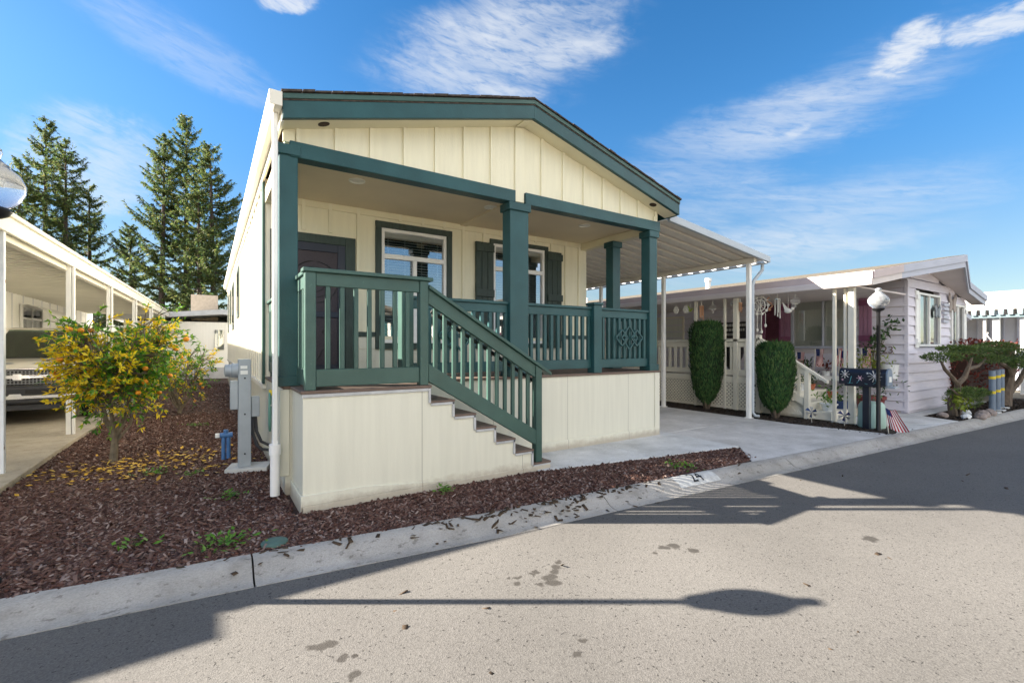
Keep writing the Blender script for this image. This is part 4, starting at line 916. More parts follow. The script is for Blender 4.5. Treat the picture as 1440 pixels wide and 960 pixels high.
# porch posts, floor, railing, lattice
for y, wd in ((3.75, .10), (4.03, .055), (6.02, .10), (6.28, .05), (7.05, .07), (8.6, .08), (10.4, .08), (12.5, .08)):
    MB().box(PX - .05, PX - .05 + wd, y - wd / 2, y + wd / 2, .01, nz0 - .252).build('porch_post', M['beige'], N, .005)
MB().box(PX, PX + .04, 3.85, 3.89, .01, nz0 - .252).build('porch_post', M['beige'], N, .004)
B('porch_floor', M['beige'], N, PX - .04, WX - .022, 5.45, 16, .62, .76, .005)
nrail = MB().box(PX - .05, PX + .05, 5.50, 16, 1.56, 1.62).box(PX - .02, PX + .02, 5.50, 16, 1.44, 1.559).box(PX - .02, PX + .02, 5.50, 16, .80, .92).build('porch_railing', M['beige'], N, .004)
for i in range(46):
    y = 5.62 + i * .17; MB().box(PX - .02, PX + .02, y - .03, y + .03, .921, 1.439).build('baluster', M['beige'], nrail)
sn = (.96 - 1.66) / (4.42 - 5.50)
def zs(y): return 1.66 + (y - 5.50) * sn
sr = MB().prism([(4.15, zs(4.15) - .06), (5.50, zs(5.5) - .06), (5.50, zs(5.5)), (4.15, zs(4.15))], 'x', PX - .05, PX + .05).prism([(4.5, zs(4.5) - .2), (5.5, zs(5.5) - .2), (5.5, zs(5.5) - .061), (4.5, zs(4.5) - .061)], 'x', PX - .02, PX + .02).prism([(4.58, zs(4.58) - .82), (5.5, zs(5.5) - .82), (5.5, zs(5.5) - .66), (4.58, zs(4.58) - .66)], 'x', PX - .02, PX + .02).build('stair_handrail', M['beige'], N, .004)
for i in range(6):
    y = 4.68 + i * .15; MB().prism([(y - .025, zs(y) - .68), (y + .025, zs(y) - .68), (y + .025, zs(y) - .19), (y - .025, zs(y) - .19)], 'x', PX - .018, PX + .018).build('baluster', M['beige'], sr)
for y, z in ((5.50, 1.70), (4.52, zs(4.52) - .062)): MB().box(PX - .05, PX + .05, y - .045, y + .045, .0, z).build('newel_post', M['beige'], N, .005)
mb = MB(); y0, y1, z0, z1, x = 5.55, 12.0, .06, .61, PX - .02
def lattice(mb, y0, y1, ztop, z0=.06):
    st = .085; k = -int(2 / st)
    for sg in (1, -1):
        for i in range(-30, int((y1 - y0) / st) + 30):
            ya = y0 + i * st; pts = []
            # clip the 45 degree strip to the panel
            for t in np.linspace(0, 1.2, 49):
                yy = ya + sg * t; zz = z0 + t
                if y0 <= yy <= y1 and zz <= ztop(yy): pts.append((yy, zz))
            if len(pts) > 2: mb.bar((x + sg * .004, pts[0][0], pts[0][1]), (x + sg * .004, pts[-1][0], pts[-1][1]), .034, .008, up=(1, 0, 0))
lattice(mb, y0, y1, lambda y: z1); lt = mb.build('lattice_skirt', M['beige'], N)
mb = MB(); lattice(mb, 4.6, 5.45, lambda y: .05 + (y - 4.5) * .58); mb.build('lattice_skirt', M['beige'], N)
MB().box(PX - .03, PX + .0, 5.5, 16, .02, .065).box(PX - .03, PX, 6.6, 6.68, .066, .6).box(PX - .03, PX, 8.55, 8.63, .066, .6).build('lattice_frame', M['beige'], N)
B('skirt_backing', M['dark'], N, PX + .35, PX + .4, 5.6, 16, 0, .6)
stp = []
for i in range(4):
    MB().box(PX + .06, 11.65, 4.12 + i * .36, 4.12 + (i + 1) * .36 + (.02 if i < 3 else -.03), .0, .165 * (i + 1)).build('porch_step', M['beige'], N, .006)
# wall side things
B('side_door', M['plumdoor'], N, WX + .0, WX + .06, 6.30, 6.68, .78, 2.60, .004)
MB().box(WX - .05, WX - .001, 6.22, 6.30, .78, 2.66).box(WX - .05, WX - .001, 6.68, 6.76, .78, 2.66).build('door_casing', M['purple_dark'], N, .004)
W = MB().box(WX - .05, WX, 4.57, 4.62, 1.42, 2.68).box(WX - .05, WX, 5.95, 6.0, 1.42, 2.68).box(WX - .05, WX, 4.62, 5.95, 2.63, 2.68).box(WX - .05, WX, 4.62, 5.95, 1.40, 1.46).box(WX - .045, WX, 5.25, 5.29, 1.46, 2.63).build('porch_window', M['greyfascia'], N, .004)
MB().add([(WX + .01, 4.62, 1.46), (WX + .01, 5.95, 1.46), (WX + .01, 5.95, 2.63), (WX + .01, 4.62, 2.63)], [(0, 1, 2, 3)]).build('pane', M['darkglass'], W)
MB().box(WX + .05, WX + .06, 4.62, 5.95, 1.46, 2.63).build('curtain', M['curtain'], W)
for y0 in (4.27, 6.01):
    sh = MB(); 
    for i in range(3): sh.box(WX - .055, WX - .03, y0 + .004 + i * .083, y0 + .079 + i * .083, 1.42, 2.66)
    sh = sh.build('plank_shutter', M['purple'], N, .003)
    MB().box(WX - .075, WX - .056, y0, y0 + .25, 1.58, 1.70).box(WX - .075, WX - .056, y0, y0 + .25, 2.38, 2.50).build('shutter_batten', M['purple_dark'], sh, .003)
# far porch window and sign board
W = MB().box(WX - .05, WX - .001, 9.2, 9.26, 1.4, 2.4).box(WX - .05, WX - .001, 11.2, 11.26, 1.4, 2.4).box(WX - .05, WX - .001, 9.26, 11.2, 2.34, 2.4).box(WX - .05, WX - .001, 9.26, 11.2, 1.4, 1.46).box(WX - .045, WX - .001, 10.2, 10.25, 1.46, 2.34).build('porch_window', M['beige'], N)
MB().box(WX - .03, WX - .022, 9.26, 11.2, 1.46, 2.34).build('pane', M['curtain'], W)
mb = MB().box(WX - .07, WX - .022, 7.05, 8.0, 1.68, 2.14).build('porch_sign', mat('dark_sign', (.05, .045, .05), .6)); tag(mb, 'dark hanging sign board with pale lettering rows on the porch wall', 'sign')
mb2 = MB()
for r, z in enumerate((2.05, 1.92, 1.79)):
    y = 7.9
    while y > 7.15 + .1 * r:
        w = random.uniform(.03, .07); mb2.box(WX - .078, WX - .0705, y - w, y, z - .035, z + .035); y -= w + .022
mb2.build('lettering', M['silver'], mb)
MB().lathe([(.30, 0), (.29, .12), (.22, .25), (.1, .33), (.01, .35)], (12.05, 7.35, 1.30), 18).build('grill', M['black'], None, smooth=True)
gr = bpy.data.objects['grill']; tag(gr, 'black domed kettle grill below the porch sign', 'grill')
MB().lathe([(.05, -.53), (.12, -.4), (.27, -.15), (.30, -.002)], (12.05, 7.35, 1.30), 18).build('bowl', M['black'], gr, smooth=True)

# hanging chimes and ornaments along the porch eave
ZB = nz0 - .25
def hang(px_y, kind, m, label, drop, s=1.0):
    o = thing('wind_chime', (PX + .02, px_y, ZB), label, 'wind chime', 'ornaments hanging from the porch eave')
    z = ZB - drop; x = PX + .02; y = px_y
    MB().tube([(x, y, ZB + .01), (x, y, z)], .005, 5).build('cord', M['silver'], o)
    b = MB()
    if kind == 'tubes':
        b.lathe([(.06 * s, -.01), (.06 * s, .01)], (x, y, z), 10)
        for t in range(5):
            a = t * 2 * PI / 5; b.tube([(x + .045 * s * math.cos(a), y + .045 * s * math.sin(a), z), (x + .045 * s * math.cos(a), y + .045 * s * math.sin(a), z - (.25 + .03 * t) * s)], .011 * s, 6)
    elif kind == 'flower':
        for t in range(6):
            a = t * PI / 3; b.sphere((x, y + .065 * s * math.cos(a), z - .07 + .065 * s * math.sin(a)), .04 * s, 6, (.4, 1, 1))
        b.sphere((x, y, z - .07), .04 * s, 6, (.6, 1, 1))
    elif kind == 'ring':
        for r in (.20, .13): b.tube([(x, y + r * s * math.cos(t), z - .2 * s + r * s * math.sin(t)) for t in np.linspace(0, 2 * PI, 21)], .012 * s, 6, False)
        for t in range(10):
            a = t * PI / 5; b.bar((x, y + .02 * math.cos(a), z - .2 * s + .02 * math.sin(a)), (x, y + .20 * s * math.cos(a), z - .2 * s + .2 * s * math.sin(a)), .012, .018, up=(1, 0, 0)); b.sphere((x, y + .20 * s * math.cos(a), z - .2 * s + .2 * s * math.sin(a)), .035 * s, 6, (.5, 1, 1))
        for q, dz in ((-.14, .28), (-.05, .42), (.05, .38), (.14, .26)): b.tube([(x, y + q * s, z - .38 * s), (x, y + q * s, z - (.38 + dz) * s)], .006, 5).sphere((x, y + q * s, z - (.38 + dz) * s), .03 * s, 6, (.5, 1, 1.4))
    elif kind == 'spinner':
        for i in range(9):
            a = i * .5; r = .09 * math.sin(PI * (i + .7) / 9.4); b.bar((x - r * math.cos(a), y - r * math.sin(a), z - .03 * i), (x + r * math.cos(a), y + r * math.sin(a), z - .03 * i), .03, .008)
    elif kind == 'bird':
        b.sphere((x, y, z - .04), .045 * s, 8, (.7, 1.6, 1)); b.sphere((x, y - .08 * s, z), .03 * s, 8)
        b.prism([(y - .02, z - .02), (y + .10 * s, z + .13 * s), (y + .06 * s, z - .03)], 'x', x - .012, x + .012)
    elif kind == 'curl':
        b.tube([(x, y + .06 * math.sin(t * 1.3) * s, z - .05 * t * s) for t in np.linspace(0, 5, 16)], [.016 * s] * 16, 6)
        b.sphere((x, y, z - .27 * s), .03 * s, 6)
    b.build('ornament', m, o, smooth=False)
hang(7.66, 'flower', M['shellwhite'], 'left of two white flower hangers at the far end of the porch eave', .10, .9)
hang(7.36, 'flower', M['shellwhite'], 'right of two white flower hangers, nearest the small green hanger', .10, 1)
hang(7.24, 'bird', mat('lime_ornament', (.35, .45, .08), .5), 'small lime green bird hanging beside the white flower hanger', .16, .7)
hang(6.92, 'tubes', M['copper'], 'copper tube chime left of the tall clipped cypress top', .12, .9)
hang(6.62, 'spinner', M['shellwhite'], 'white spiral spinner hanging above the tall clipped cypress', .06, 1.1)
hang(6.10, 'curl', M['silver'], 'silver curl hanger close to the pair of porch posts', .06, 1)
hang(5.93, 'tubes', M['copper'], 'short copper chime just left of the carport post', .12, .6)
hang(5.50, 'ring', M['shellwhite'], 'large white lace ring dreamcatcher in front of the plum door', .02, .95)
hang(5.28, 'curl', M['copper'], 'copper curl hanger right of the lace dreamcatcher', .04, 1)
hang(5.12, 'tubes', M['silver'], 'long silver tube chime in front of the plum door edge', .10, 1.1)
hang(4.90, 'bird', M['shellwhite'], 'white bird hanger in front of the left pink shutter', .32, 1.1)
hang(4.76, 'spinner', M['shellwhite'], 'thin white spiral hanging at the left edge of the porch window', .05, .6)

# planter ledge with flags and pots at the porch front
def flag(x, y, z, hgt, fw, fh, lean, label, droop=0):
    o = thing('small_flag', (x, y, z), label, 'flag', 'small flags in the planters')
    MB().tube([(x, y, z), (x + lean * .1, y - lean, z + hgt)], .008, 6).build('flag_pole', M['beige'], o)
    mb = MB(); nx, nzc = 13, 10; top = Vector((x + lean * .1, y - lean, z + hgt - .01))
    vs = []
    for i in range(nzc + 1):
        for j in range(nx + 1):
            u, v = i / nzc, j / nx      # u away from pole (hangs down), v across stripes
            p = top + Vector((.02 + .05 * math.sin(u * 5 + v * 3) * u, -fw * v * (1 - .25 * u) - .02 * u, -fh * u - droop * v * .3)); vs.append(tuple(p))
    fs, mi = [], []
    for i in range(nzc):
        for j in range(nx):
            a = i * (nx + 1) + j; fs.append((a, a + 1, a + nx + 2, a + nx + 1)); mi.append(2 if (i < 4 and j < 7) else (0 if j % 2 == 0 else 1))
    mb.v = vs; mb.f = fs; mb.mi = mi; mb.build('flag_cloth', [M['red'], M['flagwhite'], M['navy']], o, smooth=True)
ledge = B('planter_ledge', M['white'], N, 11.98, 12.3, 4.1, 5.9, .66, .76, .004)
for (y, hgt, lab) in ((5.72, .48, 'furled striped flag at far left of the porch planter row, half behind the cypress'), (5.30, .56, 'striped flag left of the middle pair on the planter ledge'), (4.92, .58, 'left flag of the close middle pair on the planter ledge'), (4.78, .52, 'right flag of the close middle pair on the planter ledge'), (4.36, .58, 'striped flag at the right end of the ledge, between white posts')):
    flag(12.1, y, .84, hgt, .17, .42, .03, lab)
def pot(x, y, z, r, h, m, label, leafm=None, n=60, spread=.14, tall=.2, cat='flower pot'):
    o = thing('flower_pot', (x, y, z), label, cat, 'pots around the lilac porch')
    MB().lathe([(r * .7, 0), (r * .95, h * .85), (r * 1.05, h * .86), (r * 1.05, h), (r * .9, h), (r * .88, h * .9)], (x, y, z), 16).build('pot', m, o, smooth=True)
    if leafm:
        P = rng.normal(size=(n, 3)) * np.array([spread * .5, spread * .5, tall * .35]) + np.array([x, y, z + h + tall * .45]); P[:, 2] = np.maximum(P[:, 2], z + h * .9)
        D = rv(n) + np.array([0, 0, .5]); cards('plant', P, D, rv(n), rng.uniform(.05, .12, n), rng.uniform(.02, .045, n), leafm, o)
pot(12.14, 5.45, .761, .10, .12, M['terracotta'], 'terracotta pot on the ledge under the leftmost flags', L_plant, 60)
pot(12.14, 5.05, .761, .09, .11, M['whitepot'], 'white pot in the middle of the ledge with small red blooms', L_red, 40)
pot(12.14, 4.55, .761, .10, .10, M['terracotta'], 'terracotta pot on the ledge just right of the paired flags', L_plant, 60)
pot(10.55, 5.3, .66, .09, .13, M['terracotta'], 'small terracotta pot on the top porch step by the handrail', L_plant, 30)
pot(10.75, 4.98, .495, .11, .14, M['whitepot'], 'pale pot on the third step behind the handrail brace', L_plant, 50)
pot(11.15, 4.95, .495, .10, .13, M['terracotta'], 'terracotta pot with dark plant at the middle of the third step', L_plant, 70)
pot(11.35, 4.6, .33, .10, .14, M['terracotta'], 'terracotta pot on the second step beside the blue planter', L_plant, 20)
pot(10.40, 4.28, .165, .15, .14, M['whitepot'], 'wide white pot of green leaves on the lowest step', L_weed, 70, .3, .22)
pot(10.95, 4.28, .165, .16, .16, M['bluepot'], 'dark blue glazed planter on the lowest step', L_plant, 60, .3, .08)
pot(11.45, 3.95, .01, .26, .42, mat('oxblood_pot', (.16, .03, .03), .4), 'large oxblood planter on the path behind the mailbox', L_plant, 160, .6, .45)
pot(12.1, 4.15, .761, .13, .17, M['terracotta'], 'pot of lime yellow leaves at the right end of the ledge', L_lime, 220, .38, .34)
MB().lathe([(.13, 0), (.16, .28), (.165, .30)], (12.2, 3.86, .76), 14).build('hanging_bucket', M['whitepot'], None, smooth=True)
tag(bpy.data.objects['hanging_bucket'], 'white bucket planter behind the mailbox against the lilac corner', 'bucket')
P0 = (12.25, 4.0, .0)
k = 190; t = rng.uniform(0, 1, k); P = np.column_stack([12.2 + rng.normal(0, .07, k), 4.25 - .42 * t + rng.normal(0, .10, k), 1.30 + .70 * t + rng.normal(0, .09, k)])
sp = thing('climbing_shrub', (12.2, 4.0, .76), 'dark leafy climbing plant behind the black lamp post on the lilac wall', 'plant')
cards('foliage', P, rv(k) + np.array([0, -.2, .2]), rv(k), rng.uniform(.07, .13, k), rng.uniform(.035, .06, k), L_plant, sp)
mb = MB()
for i in range(6): mb.tube([(12.2, 4.15, .78), (12.2 + random.uniform(-.05, .05), 4.2 - .03 * i, 1.25), (12.2 + random.uniform(-.06, .06), 4.25 - .08 * i, 1.45 + .1 * i)], [.012, .009, .004], 5)
mb.build('stem', M['bark'], sp)

# mailbox
MX = thing('mailbox', (9.74, 3.40, 0), 'navy mailbox painted with white and pink flowers on a dark post', 'mailbox')
B('mailbox_post', M['mailnavy'], MX, 9.69, 9.79, 3.36, 3.46, 0, .74, .006)
B('platform', M['mailnavy'], MX, 9.64, 9.84, 3.16, 3.72, .741, .775, .004)
# box long axis runs along Y; its long side faces the drive (-X)
pr = [(9.63, .776), (9.85, .776), (9.85, .95)] + [(9.74 + .11 * math.cos(t), .95 + .11 * math.sin(t)) for t in np.linspace(0, PI, 12)][1:-1] + [(9.63, .95)]
bx = MB().prism(pr, 'y', 3.10, 3.80).build('mailbox_body', M['mailnavy'], MX, smooth=True)
MB().prism([(9.74 + (x - 9.74) * 1.04, .776 + (z - .776) * 1.03) for x, z in pr], 'y', 3.075, 3.099).build('mailbox_door', M['bluegrey'], MX)
B('door_label', M['whitepot'], MX, 9.69, 9.79, 3.068, 3.074, .84, .93)
B('newspaper_tray', M['steel'], MX, 9.66, 9.86, 2.98, 3.12, .735, .765, .004)
mb = MB()
for (y, z, r, n, mi) in ((3.70, .95, .075, 8, 0), (3.47, .89, .05, 6, 1), (3.25, .93, .10, 10, 0), (3.36, .98, .02, 6, 0), (3.74, .85, .02, 6, 1)):
    for i in range(n):
        a = 2 * PI * i / n; mb.bar((9.627, y, z), (9.627, y + r * math.cos(a), z + r * math.sin(a)), .004, r * .42, up=(1, 0, 0), mi=mi)
    mb.sphere((9.626, y, z), r * .28, 6, (.2, 1, 1), mi=1)
for (y0, z0, y1, z1) in ((3.25, .87, 3.18, .79), (3.60, .92, 3.63, .79), (3.47, .87, 3.52, .80), (3.40, .80, 3.36, .79), (3.58, .80, 3.66, .79), (3.28, .80, 3.22, .84)): mb.bar((9.627, y0, z0), (9.627, y1, z1), .004, .018, up=(1, 0, 0), mi=2)
mb.build('painted_flowers', [M['whitepot'], M['pink'], mat('teal_stem', (.10, .40, .48), .5)], MX)
MB().lathe([(.20, 0), (.21, .04), (.20, .38), (.16, .45), (.02, .47)], (9.98, 3.42, 0), 18).build('garden_bin', M['mint'], None, smooth=True)
tag(bpy.data.objects['garden_bin'], 'pale mint green rounded bin beside the mailbox post', 'garden bin')
# garden flag stuck in the bed in front of the lamp
GF = thing('garden_flag', (9.50, 2.98, 0), 'small leaning striped garden flag at the foot of the lamp post', 'flag')
MB().tube([(9.50, 3.02, 0), (9.50, 3.06, .42)], .007, 6).build('flag_pole', M['silver'], GF)
vs, fs, mi = [], [], []
for i in range(13):
    for j in range(14):
        u, v = i / 12, j / 13; vs.append((9.49 - .03 * math.sin(v * 6) * u, 3.06 - .26 * v * (.5 + .5 * u) - .06 * u, .40 - .34 * u + .02 * math.cos(v * 5)))
for i in range(12):
    for j in range(13):
        a = i * 14 + j; fs.append((a, a + 1, a + 15, a + 14)); mi.append(2 if (i < 4 and j < 6) else (0 if j % 2 == 0 else 1))
q = MB(); q.v = vs; q.f = fs; q.mi = mi; q.build('flag_cloth', [M['red'], M['flagwhite'], M['navy']], GF, smooth=True)
def pinwheel(x, y, label, m):
    o = thing('pinwheel', (x, y, 0), label, 'pinwheel', 'garden pinwheels in the soil strip'); MB().tube([(x, y, 0), (x, y + .02, .20)], .008, 6).build('stick', M['silver'], o)
    b = MB()
    for i in range(6):
        a = i * PI / 3 + .3; b.add([(x - .01, y, .2), (x - .04, y + .11 * math.cos(a), .2 + .11 * math.sin(a)), (x - .01, y + .10 * math.cos(a + .6), .2 + .10 * math.sin(a + .6))], [(0, 1, 2)], i % 2)
    b.build('vanes', [m, M['silver']], o)
pinwheel(9.62, 4.25, 'blue and silver pinwheel at the foot of the beige newel post', M['bluepot']); pinwheel(9.66, 3.72, 'navy pinwheel in the soil strip left of the mint bin', M['navy'])

# clipped cypress shrubs
def cypress(x, y, h, r, label, sq):
    o = thing('clipped_cypress', (x, y, 0), label, 'shrub', 'clipped cypress shrubs')
    prof = [(.0, .16), (.04, .34), (.10, .60), (.20, .80), (.35, .91), (.55, .97), (.72, 1.0), (.88, .98), (.96, .90), (1.0, .74)]
    zz = np.array([p[0] for p in prof]); rr = np.array([p[1] for p in prof])
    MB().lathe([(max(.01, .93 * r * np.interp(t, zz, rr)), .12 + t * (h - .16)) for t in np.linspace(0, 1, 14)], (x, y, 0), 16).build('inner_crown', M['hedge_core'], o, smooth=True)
    n = 7500; t = rng.uniform(0, 1, n) ** .85; a = rng.uniform(0, 2 * PI, n); top = rng.random(n) < .13
    R_ = r * np.interp(t, zz, rr); R_ = np.where(top, r * .74 * np.sqrt(rng.random(n)), R_); t = np.where(top, 1.0 - .03 * rng.random(n), t)
    wob = 1 + .05 * np.sin(a * 3 + t * 9) + .04 * np.sin(a * 7 - t * 15)
    P = np.column_stack([x + R_ * np.cos(a) * wob * rng.uniform(.93, 1.03, n), y + R_ * np.sin(a) * wob * rng.uniform(.93, 1.03, n), .12 + t * (h - .12)])
    out = np.column_stack([np.cos(a), np.sin(a), np.zeros(n)])
    D = np.array([0, 0, 1.]) + out * .35 + rv(n) * .45; Nn = out + rv(n) * .6
    cards('foliage', P - D * .04, D, Nn, rng.uniform(.05, .11, n) * np.where(rng.random(n) < .05, 1.7, 1), rng.uniform(.012, .026, n), L_cyp, o)
    mb = MB()
    for i in range(4):
        a = i * 1.7; mb.tube([(x + .03 * math.cos(a), y + .03 * math.sin(a), -.02), (x + .09 * math.cos(a), y + .09 * math.sin(a), .2), (x + .2 * r * 2 * math.cos(a), y + .2 * r * 2 * math.sin(a), .5)], [.035, .03, .015], 6)
    mb.build('trunk', M['bark'], o)
cypress(9.72, 6.55, 2.02, .37, 'taller slim clipped cypress in front of the porch lattice', 1); cypress(9.70, 4.97, 1.52, .35, 'shorter barrel clipped cypress beside the beige stair handrail', 1)

# topiary trees
def pads(o, lst, dens=2600):
    for (cx, cy, cz_, rx, ry, rz_) in lst:
        n = int(dens * rx * ry * 2.2) + 300; u = rv(n); rr = rng.uniform(.80, 1.04, n)
        P = np.column_stack([cx + u[:, 0] * rx * rr, cy + u[:, 1] * ry * rr, cz_ + np.where(u[:, 2] > 0, u[:, 2] * rz_, u[:, 2] * rz_ * .7) * rr])
        D = u * np.array([1, 1, .6]) + rv(n) * .7 + np.array([0, 0, .4]); cards('foliage_pad', P, D, rv(n) * .6 + np.array([0, 0, 1]), rng.uniform(.04, .09, n), rng.uniform(.015, .03, n), L_top, o)
TA = thing('topiary_tree', (13.1, 3.05, 0), 'cloud pruned juniper with flat pads beside the gable wall', 'tree', 'cloud pruned topiary trees')
mb = MB()
mb.tube([(13.1, 3.05, -.02), (13.05, 3.08, .3), (13.2, 3.0, .58), (13.12, 3.0, .72)], [.085, .07, .06, .05], 8)
mb.tube([(13.15, 3.0, .66), (12.98, 3.05, .82), (12.72, 3.1, .98), (12.5, 3.1, 1.14)], [.045, .038, .032, .02], 7)
mb.tube([(13.15, 3.0, .66), (13.42, 2.95, .80), (13.45, 2.9, 1.0), (13.7, 2.9, 1.2)], [.055, .05, .04, .02], 7)
mb.tube([(13.45, 2.9, .98), (13.9, 2.85, 1.02), (14.5, 2.85, 1.16)], [.04, .032, .02], 7)
mb.tube([(13.1, 3.0, .32), (12.9, 2.9, .42), (12.5, 2.95, .60)], [.035, .025, .012], 6).tube([(13.1, 3.0, .3), (13.4, 2.85, .38)], [.03, .015], 6)
mb.build('trunk', M['bark'], TA, smooth=True)
pads(TA, [(12.55, 3.1, 1.22, .40, .30, .075), (13.3, 3.05, 1.38, .38, .30, .06), (14.0, 2.95, 1.36, .42, .32, .07), (14.45, 2.8, 1.16, .40, .30, .08), (13.25, 2.85, .48, .46, .30, .09)])
TB = thing('topiary_tree', (16.2, 2.85, 0), 'larger cloud pruned juniper with leaning twisted trunk beyond the bollards', 'tree', 'cloud pruned topiary trees')
mb = MB()
mb.tube([(16.2, 2.85, -.02), (16.35, 2.85, .3), (16.5, 2.8, .75), (16.6, 2.75, 1.05)], [.13, .11, .085, .06], 8)
mb.tube([(16.5, 2.8, .7), (16.2, 2.8, .95), (15.6, 2.8, 1.05), (15.2, 2.8, 1.2)], [.07, .06, .05, .03], 7).tube([(16.25, 2.85, .2), (16.8, 2.7, .6), (17.1, 2.6, 1.0)], [.075, .06, .04], 7)
mb.build('trunk', M['bark'], TB, smooth=True)
pads(TB, [(16.7, 2.75, 1.24, .55, .42, .13), (15.75, 2.9, 1.44, .45, .34, .09), (17.3, 2.6, 1.05, .55, .45, .12), (16.2, 2.6, 1.02, .4, .32, .09)])
# low shrub, rocks
LS = thing('low_shrub', (13.7, 3.1, 0), 'low dark round shrub under the topiary pads', 'shrub')
MB().tube([(13.9, 3.1, -.02), (13.9, 3.1, .2)], [.03, .02], 6).build('stem', M['bark'], LS); pads(LS, [(13.95, 3.1, .26, .42, .3, .25)])
LS2 = thing('lime_shrub', (12.85, 2.92, 0), 'small bright lime leaved plant at the foot of the topiary', 'shrub')
MB().tube([(12.9, 2.9, -.02), (12.9, 2.9, .2)], [.02, .015], 6).build('stem', M['bark'], LS2)
k = 90; cards('foliage', np.array([12.9, 2.88, .32]) + rng.normal(size=(k, 3)) * np.array([.12, .08, .08]), rv(k), rv(k), .1, .05, L_lime, LS2)
def rock(x, y, r, label, m='rock', grp='stones edging the topiary bed'):
    b = MB().sphere((0, 0, 0), r, 7, (1.2, .9, .7)); b.v = [(p[0] * random.uniform(.85, 1.15), p[1] * random.uniform(.85, 1.15), p[2] * random.uniform(.85, 1.15) + r * .35) for p in b.v]
    o = b.build('rock', M[m]); o.location = (x, y, 0); tag(o, label, 'rock', grp)
for i, (x, y, r, lab, m) in enumerate([(13.0, 2.62, .11, 'leftmost pinkish edging stone at the kerb side of the topiary bed', 'rock'), (13.35, 2.66, .13, 'biggest pinkish stone in front of the topiary trunk', 'rock'), (13.75, 2.62, .11, 'pinkish stone just right of the biggest edging stone', 'rock'), (14.1, 2.70, .10, 'rightmost pinkish edging stone beside the striped tubes', 'rock'), (12.75, 2.78, .09, 'white pointed stone left of the topiary trunk', 'whitepot'), (13.55, 2.95, .09, 'white stone under the low topiary pad', 'whitepot'), (12.6, 3.1, .1, 'dark pink stone beside the path end', 'rock')]): rock(x, y, r, lab, m)
# striped tubes
for i, (x, y, lab) in enumerate(((14.28, 2.70, 'left one of three blue grey tubes with yellow bands'), (14.86, 2.73, 'middle one of three blue grey tubes with yellow bands'), (15.55, 2.79, 'right one of three blue grey tubes with yellow bands'))):
    if i == 0:
        bo = thing('marker_post', (0, 0, 0), lab, 'marker post', 'banded marker posts in the topiary bed')
        MB().tube([(0, 0, -.02), (0, 0, .92)], .055, 14).build('tube', M['bluegrey'], bo, smooth=True, local=True)
        MB().tube([(0, 0, .42), (0, 0, .48)], .058, 14).build('band', M['yellow'], bo, smooth=True, local=True)
        MB().tube([(0, 0, .74), (0, 0, .80)], .058, 14).build('band', M['yellow'], bo, smooth=True, local=True)
        MB().box(-.14, .14, -.12, .12, .0, .03).build('foot_block', M['conc_pad'], bo, .006, local=True); c = bo
    else: c = copy_tree(bo)
    c.location = (x, y, 0); c['label'] = lab
# red hedge and side awning, far home
RH = thing('red_hedge', (17.6, 3.6, 0), 'dark red leaved hedge behind the topiary trees', 'hedge')
k = 5200; P = np.column_stack([rng.uniform(15.2, 20.5, k), rng.uniform(3.25, 4.0, k), rng.uniform(.25, 1.62, k)]); s_ = np.abs(P[:, 2] - .9) > 0
cards('foliage', P, rv(k), rv(k), rng.uniform(.05, .11, k), rng.uniform(.03, .06, k), L_red, RH)
MB().box(15.4, 20.3, 3.35, 3.9, .2, 1.45).build('inner_branches', mat('hedge_twigs', (.04, .018, .012), .9), RH)
SA = thing('side_awning', (17.7, 6, 0), 'sloping ribbed patio awning on the far side of the lilac home', 'awning')
mb = MB(); y = 4.0
while y < 9:
    mb.prism([(16.7, 2.52), (18.3, 2.24), (18.3, 2.26), (16.7, 2.54)], 'y', y, y + .2); y += .22
mb.build('awning_panel', M['alu'], SA); B('awning_fascia', M['greyfascia'], SA, 18.28, 18.36, 3.9, 9, 2.2, 2.34); MB().prism([(16.7, 2.48), (18.3, 2.20), (18.3, 2.32), (16.7, 2.60)], 'y', 3.88, 3.93).build('awning_fascia', M['greyfascia'], SA)
for y in (4.1, 6.5): MB().box(18.22, 18.28, y - .03, y + .03, 0, 2.2).build('awning_post', M['white'], SA)
FH = thing('far_home', (25, 6, 0), 'distant grey ribbed home with scalloped side awning past the topiary', 'house')
B('wall', M['farwall'], FH, 22.3, 30, 3.5, 16, 0, 2.78)
mb = MB()
for i in range(24): mb.box(22.26, 22.31, 3.6 + i * .32, 3.64 + i * .32, 0, 2.7)
mb.build('siding_rib', M['greyfascia'], FH)
MB().prism([(22.2, 2.96), (26, 3.5), (30.3, 2.9), (30.3, 3.0), (26, 3.62), (22.2, 3.06)], 'y', 3.2, 16).build('roof', M['roofgrey'], FH)
MB().prism([(20.4, 2.60), (22.3, 2.93), (22.3, 2.99), (20.4, 2.68)], 'y', 3.0, 15).build('awning', M['alu'], FH)
mb = MB().box(20.37, 20.39, 3.0, 15, 2.34, 2.42)
for i in range(60): mb.add([(20.37, 3.0 + i * .2, 2.60), (20.37, 3.13 + i * .2, 2.60), (20.30, 3.10 + i * .2, 2.42), (20.30, 3.0 + i * .2, 2.42), (20.40, 3.0 + i * .2, 2.60), (20.40, 3.13 + i * .2, 2.60), (20.33, 3.10 + i * .2, 2.42), (20.33, 3.0 + i * .2, 2.42)], [(0, 1, 2, 3), (7, 6, 5, 4), (0, 4, 5, 1), (1, 5, 6, 2), (2, 6, 7, 3), (3, 7, 4, 0)])
mb.build('awning_fringe', M['awning'], FH)
for y, wd in ((3.72, .15), (4.02, .06), (3.2, .08), (6.5, .1), (9.5, .1)): MB().box(20.5, 20.5 + wd, y, y + wd, 0, 2.61).build('awning_post', M['white'], FH)
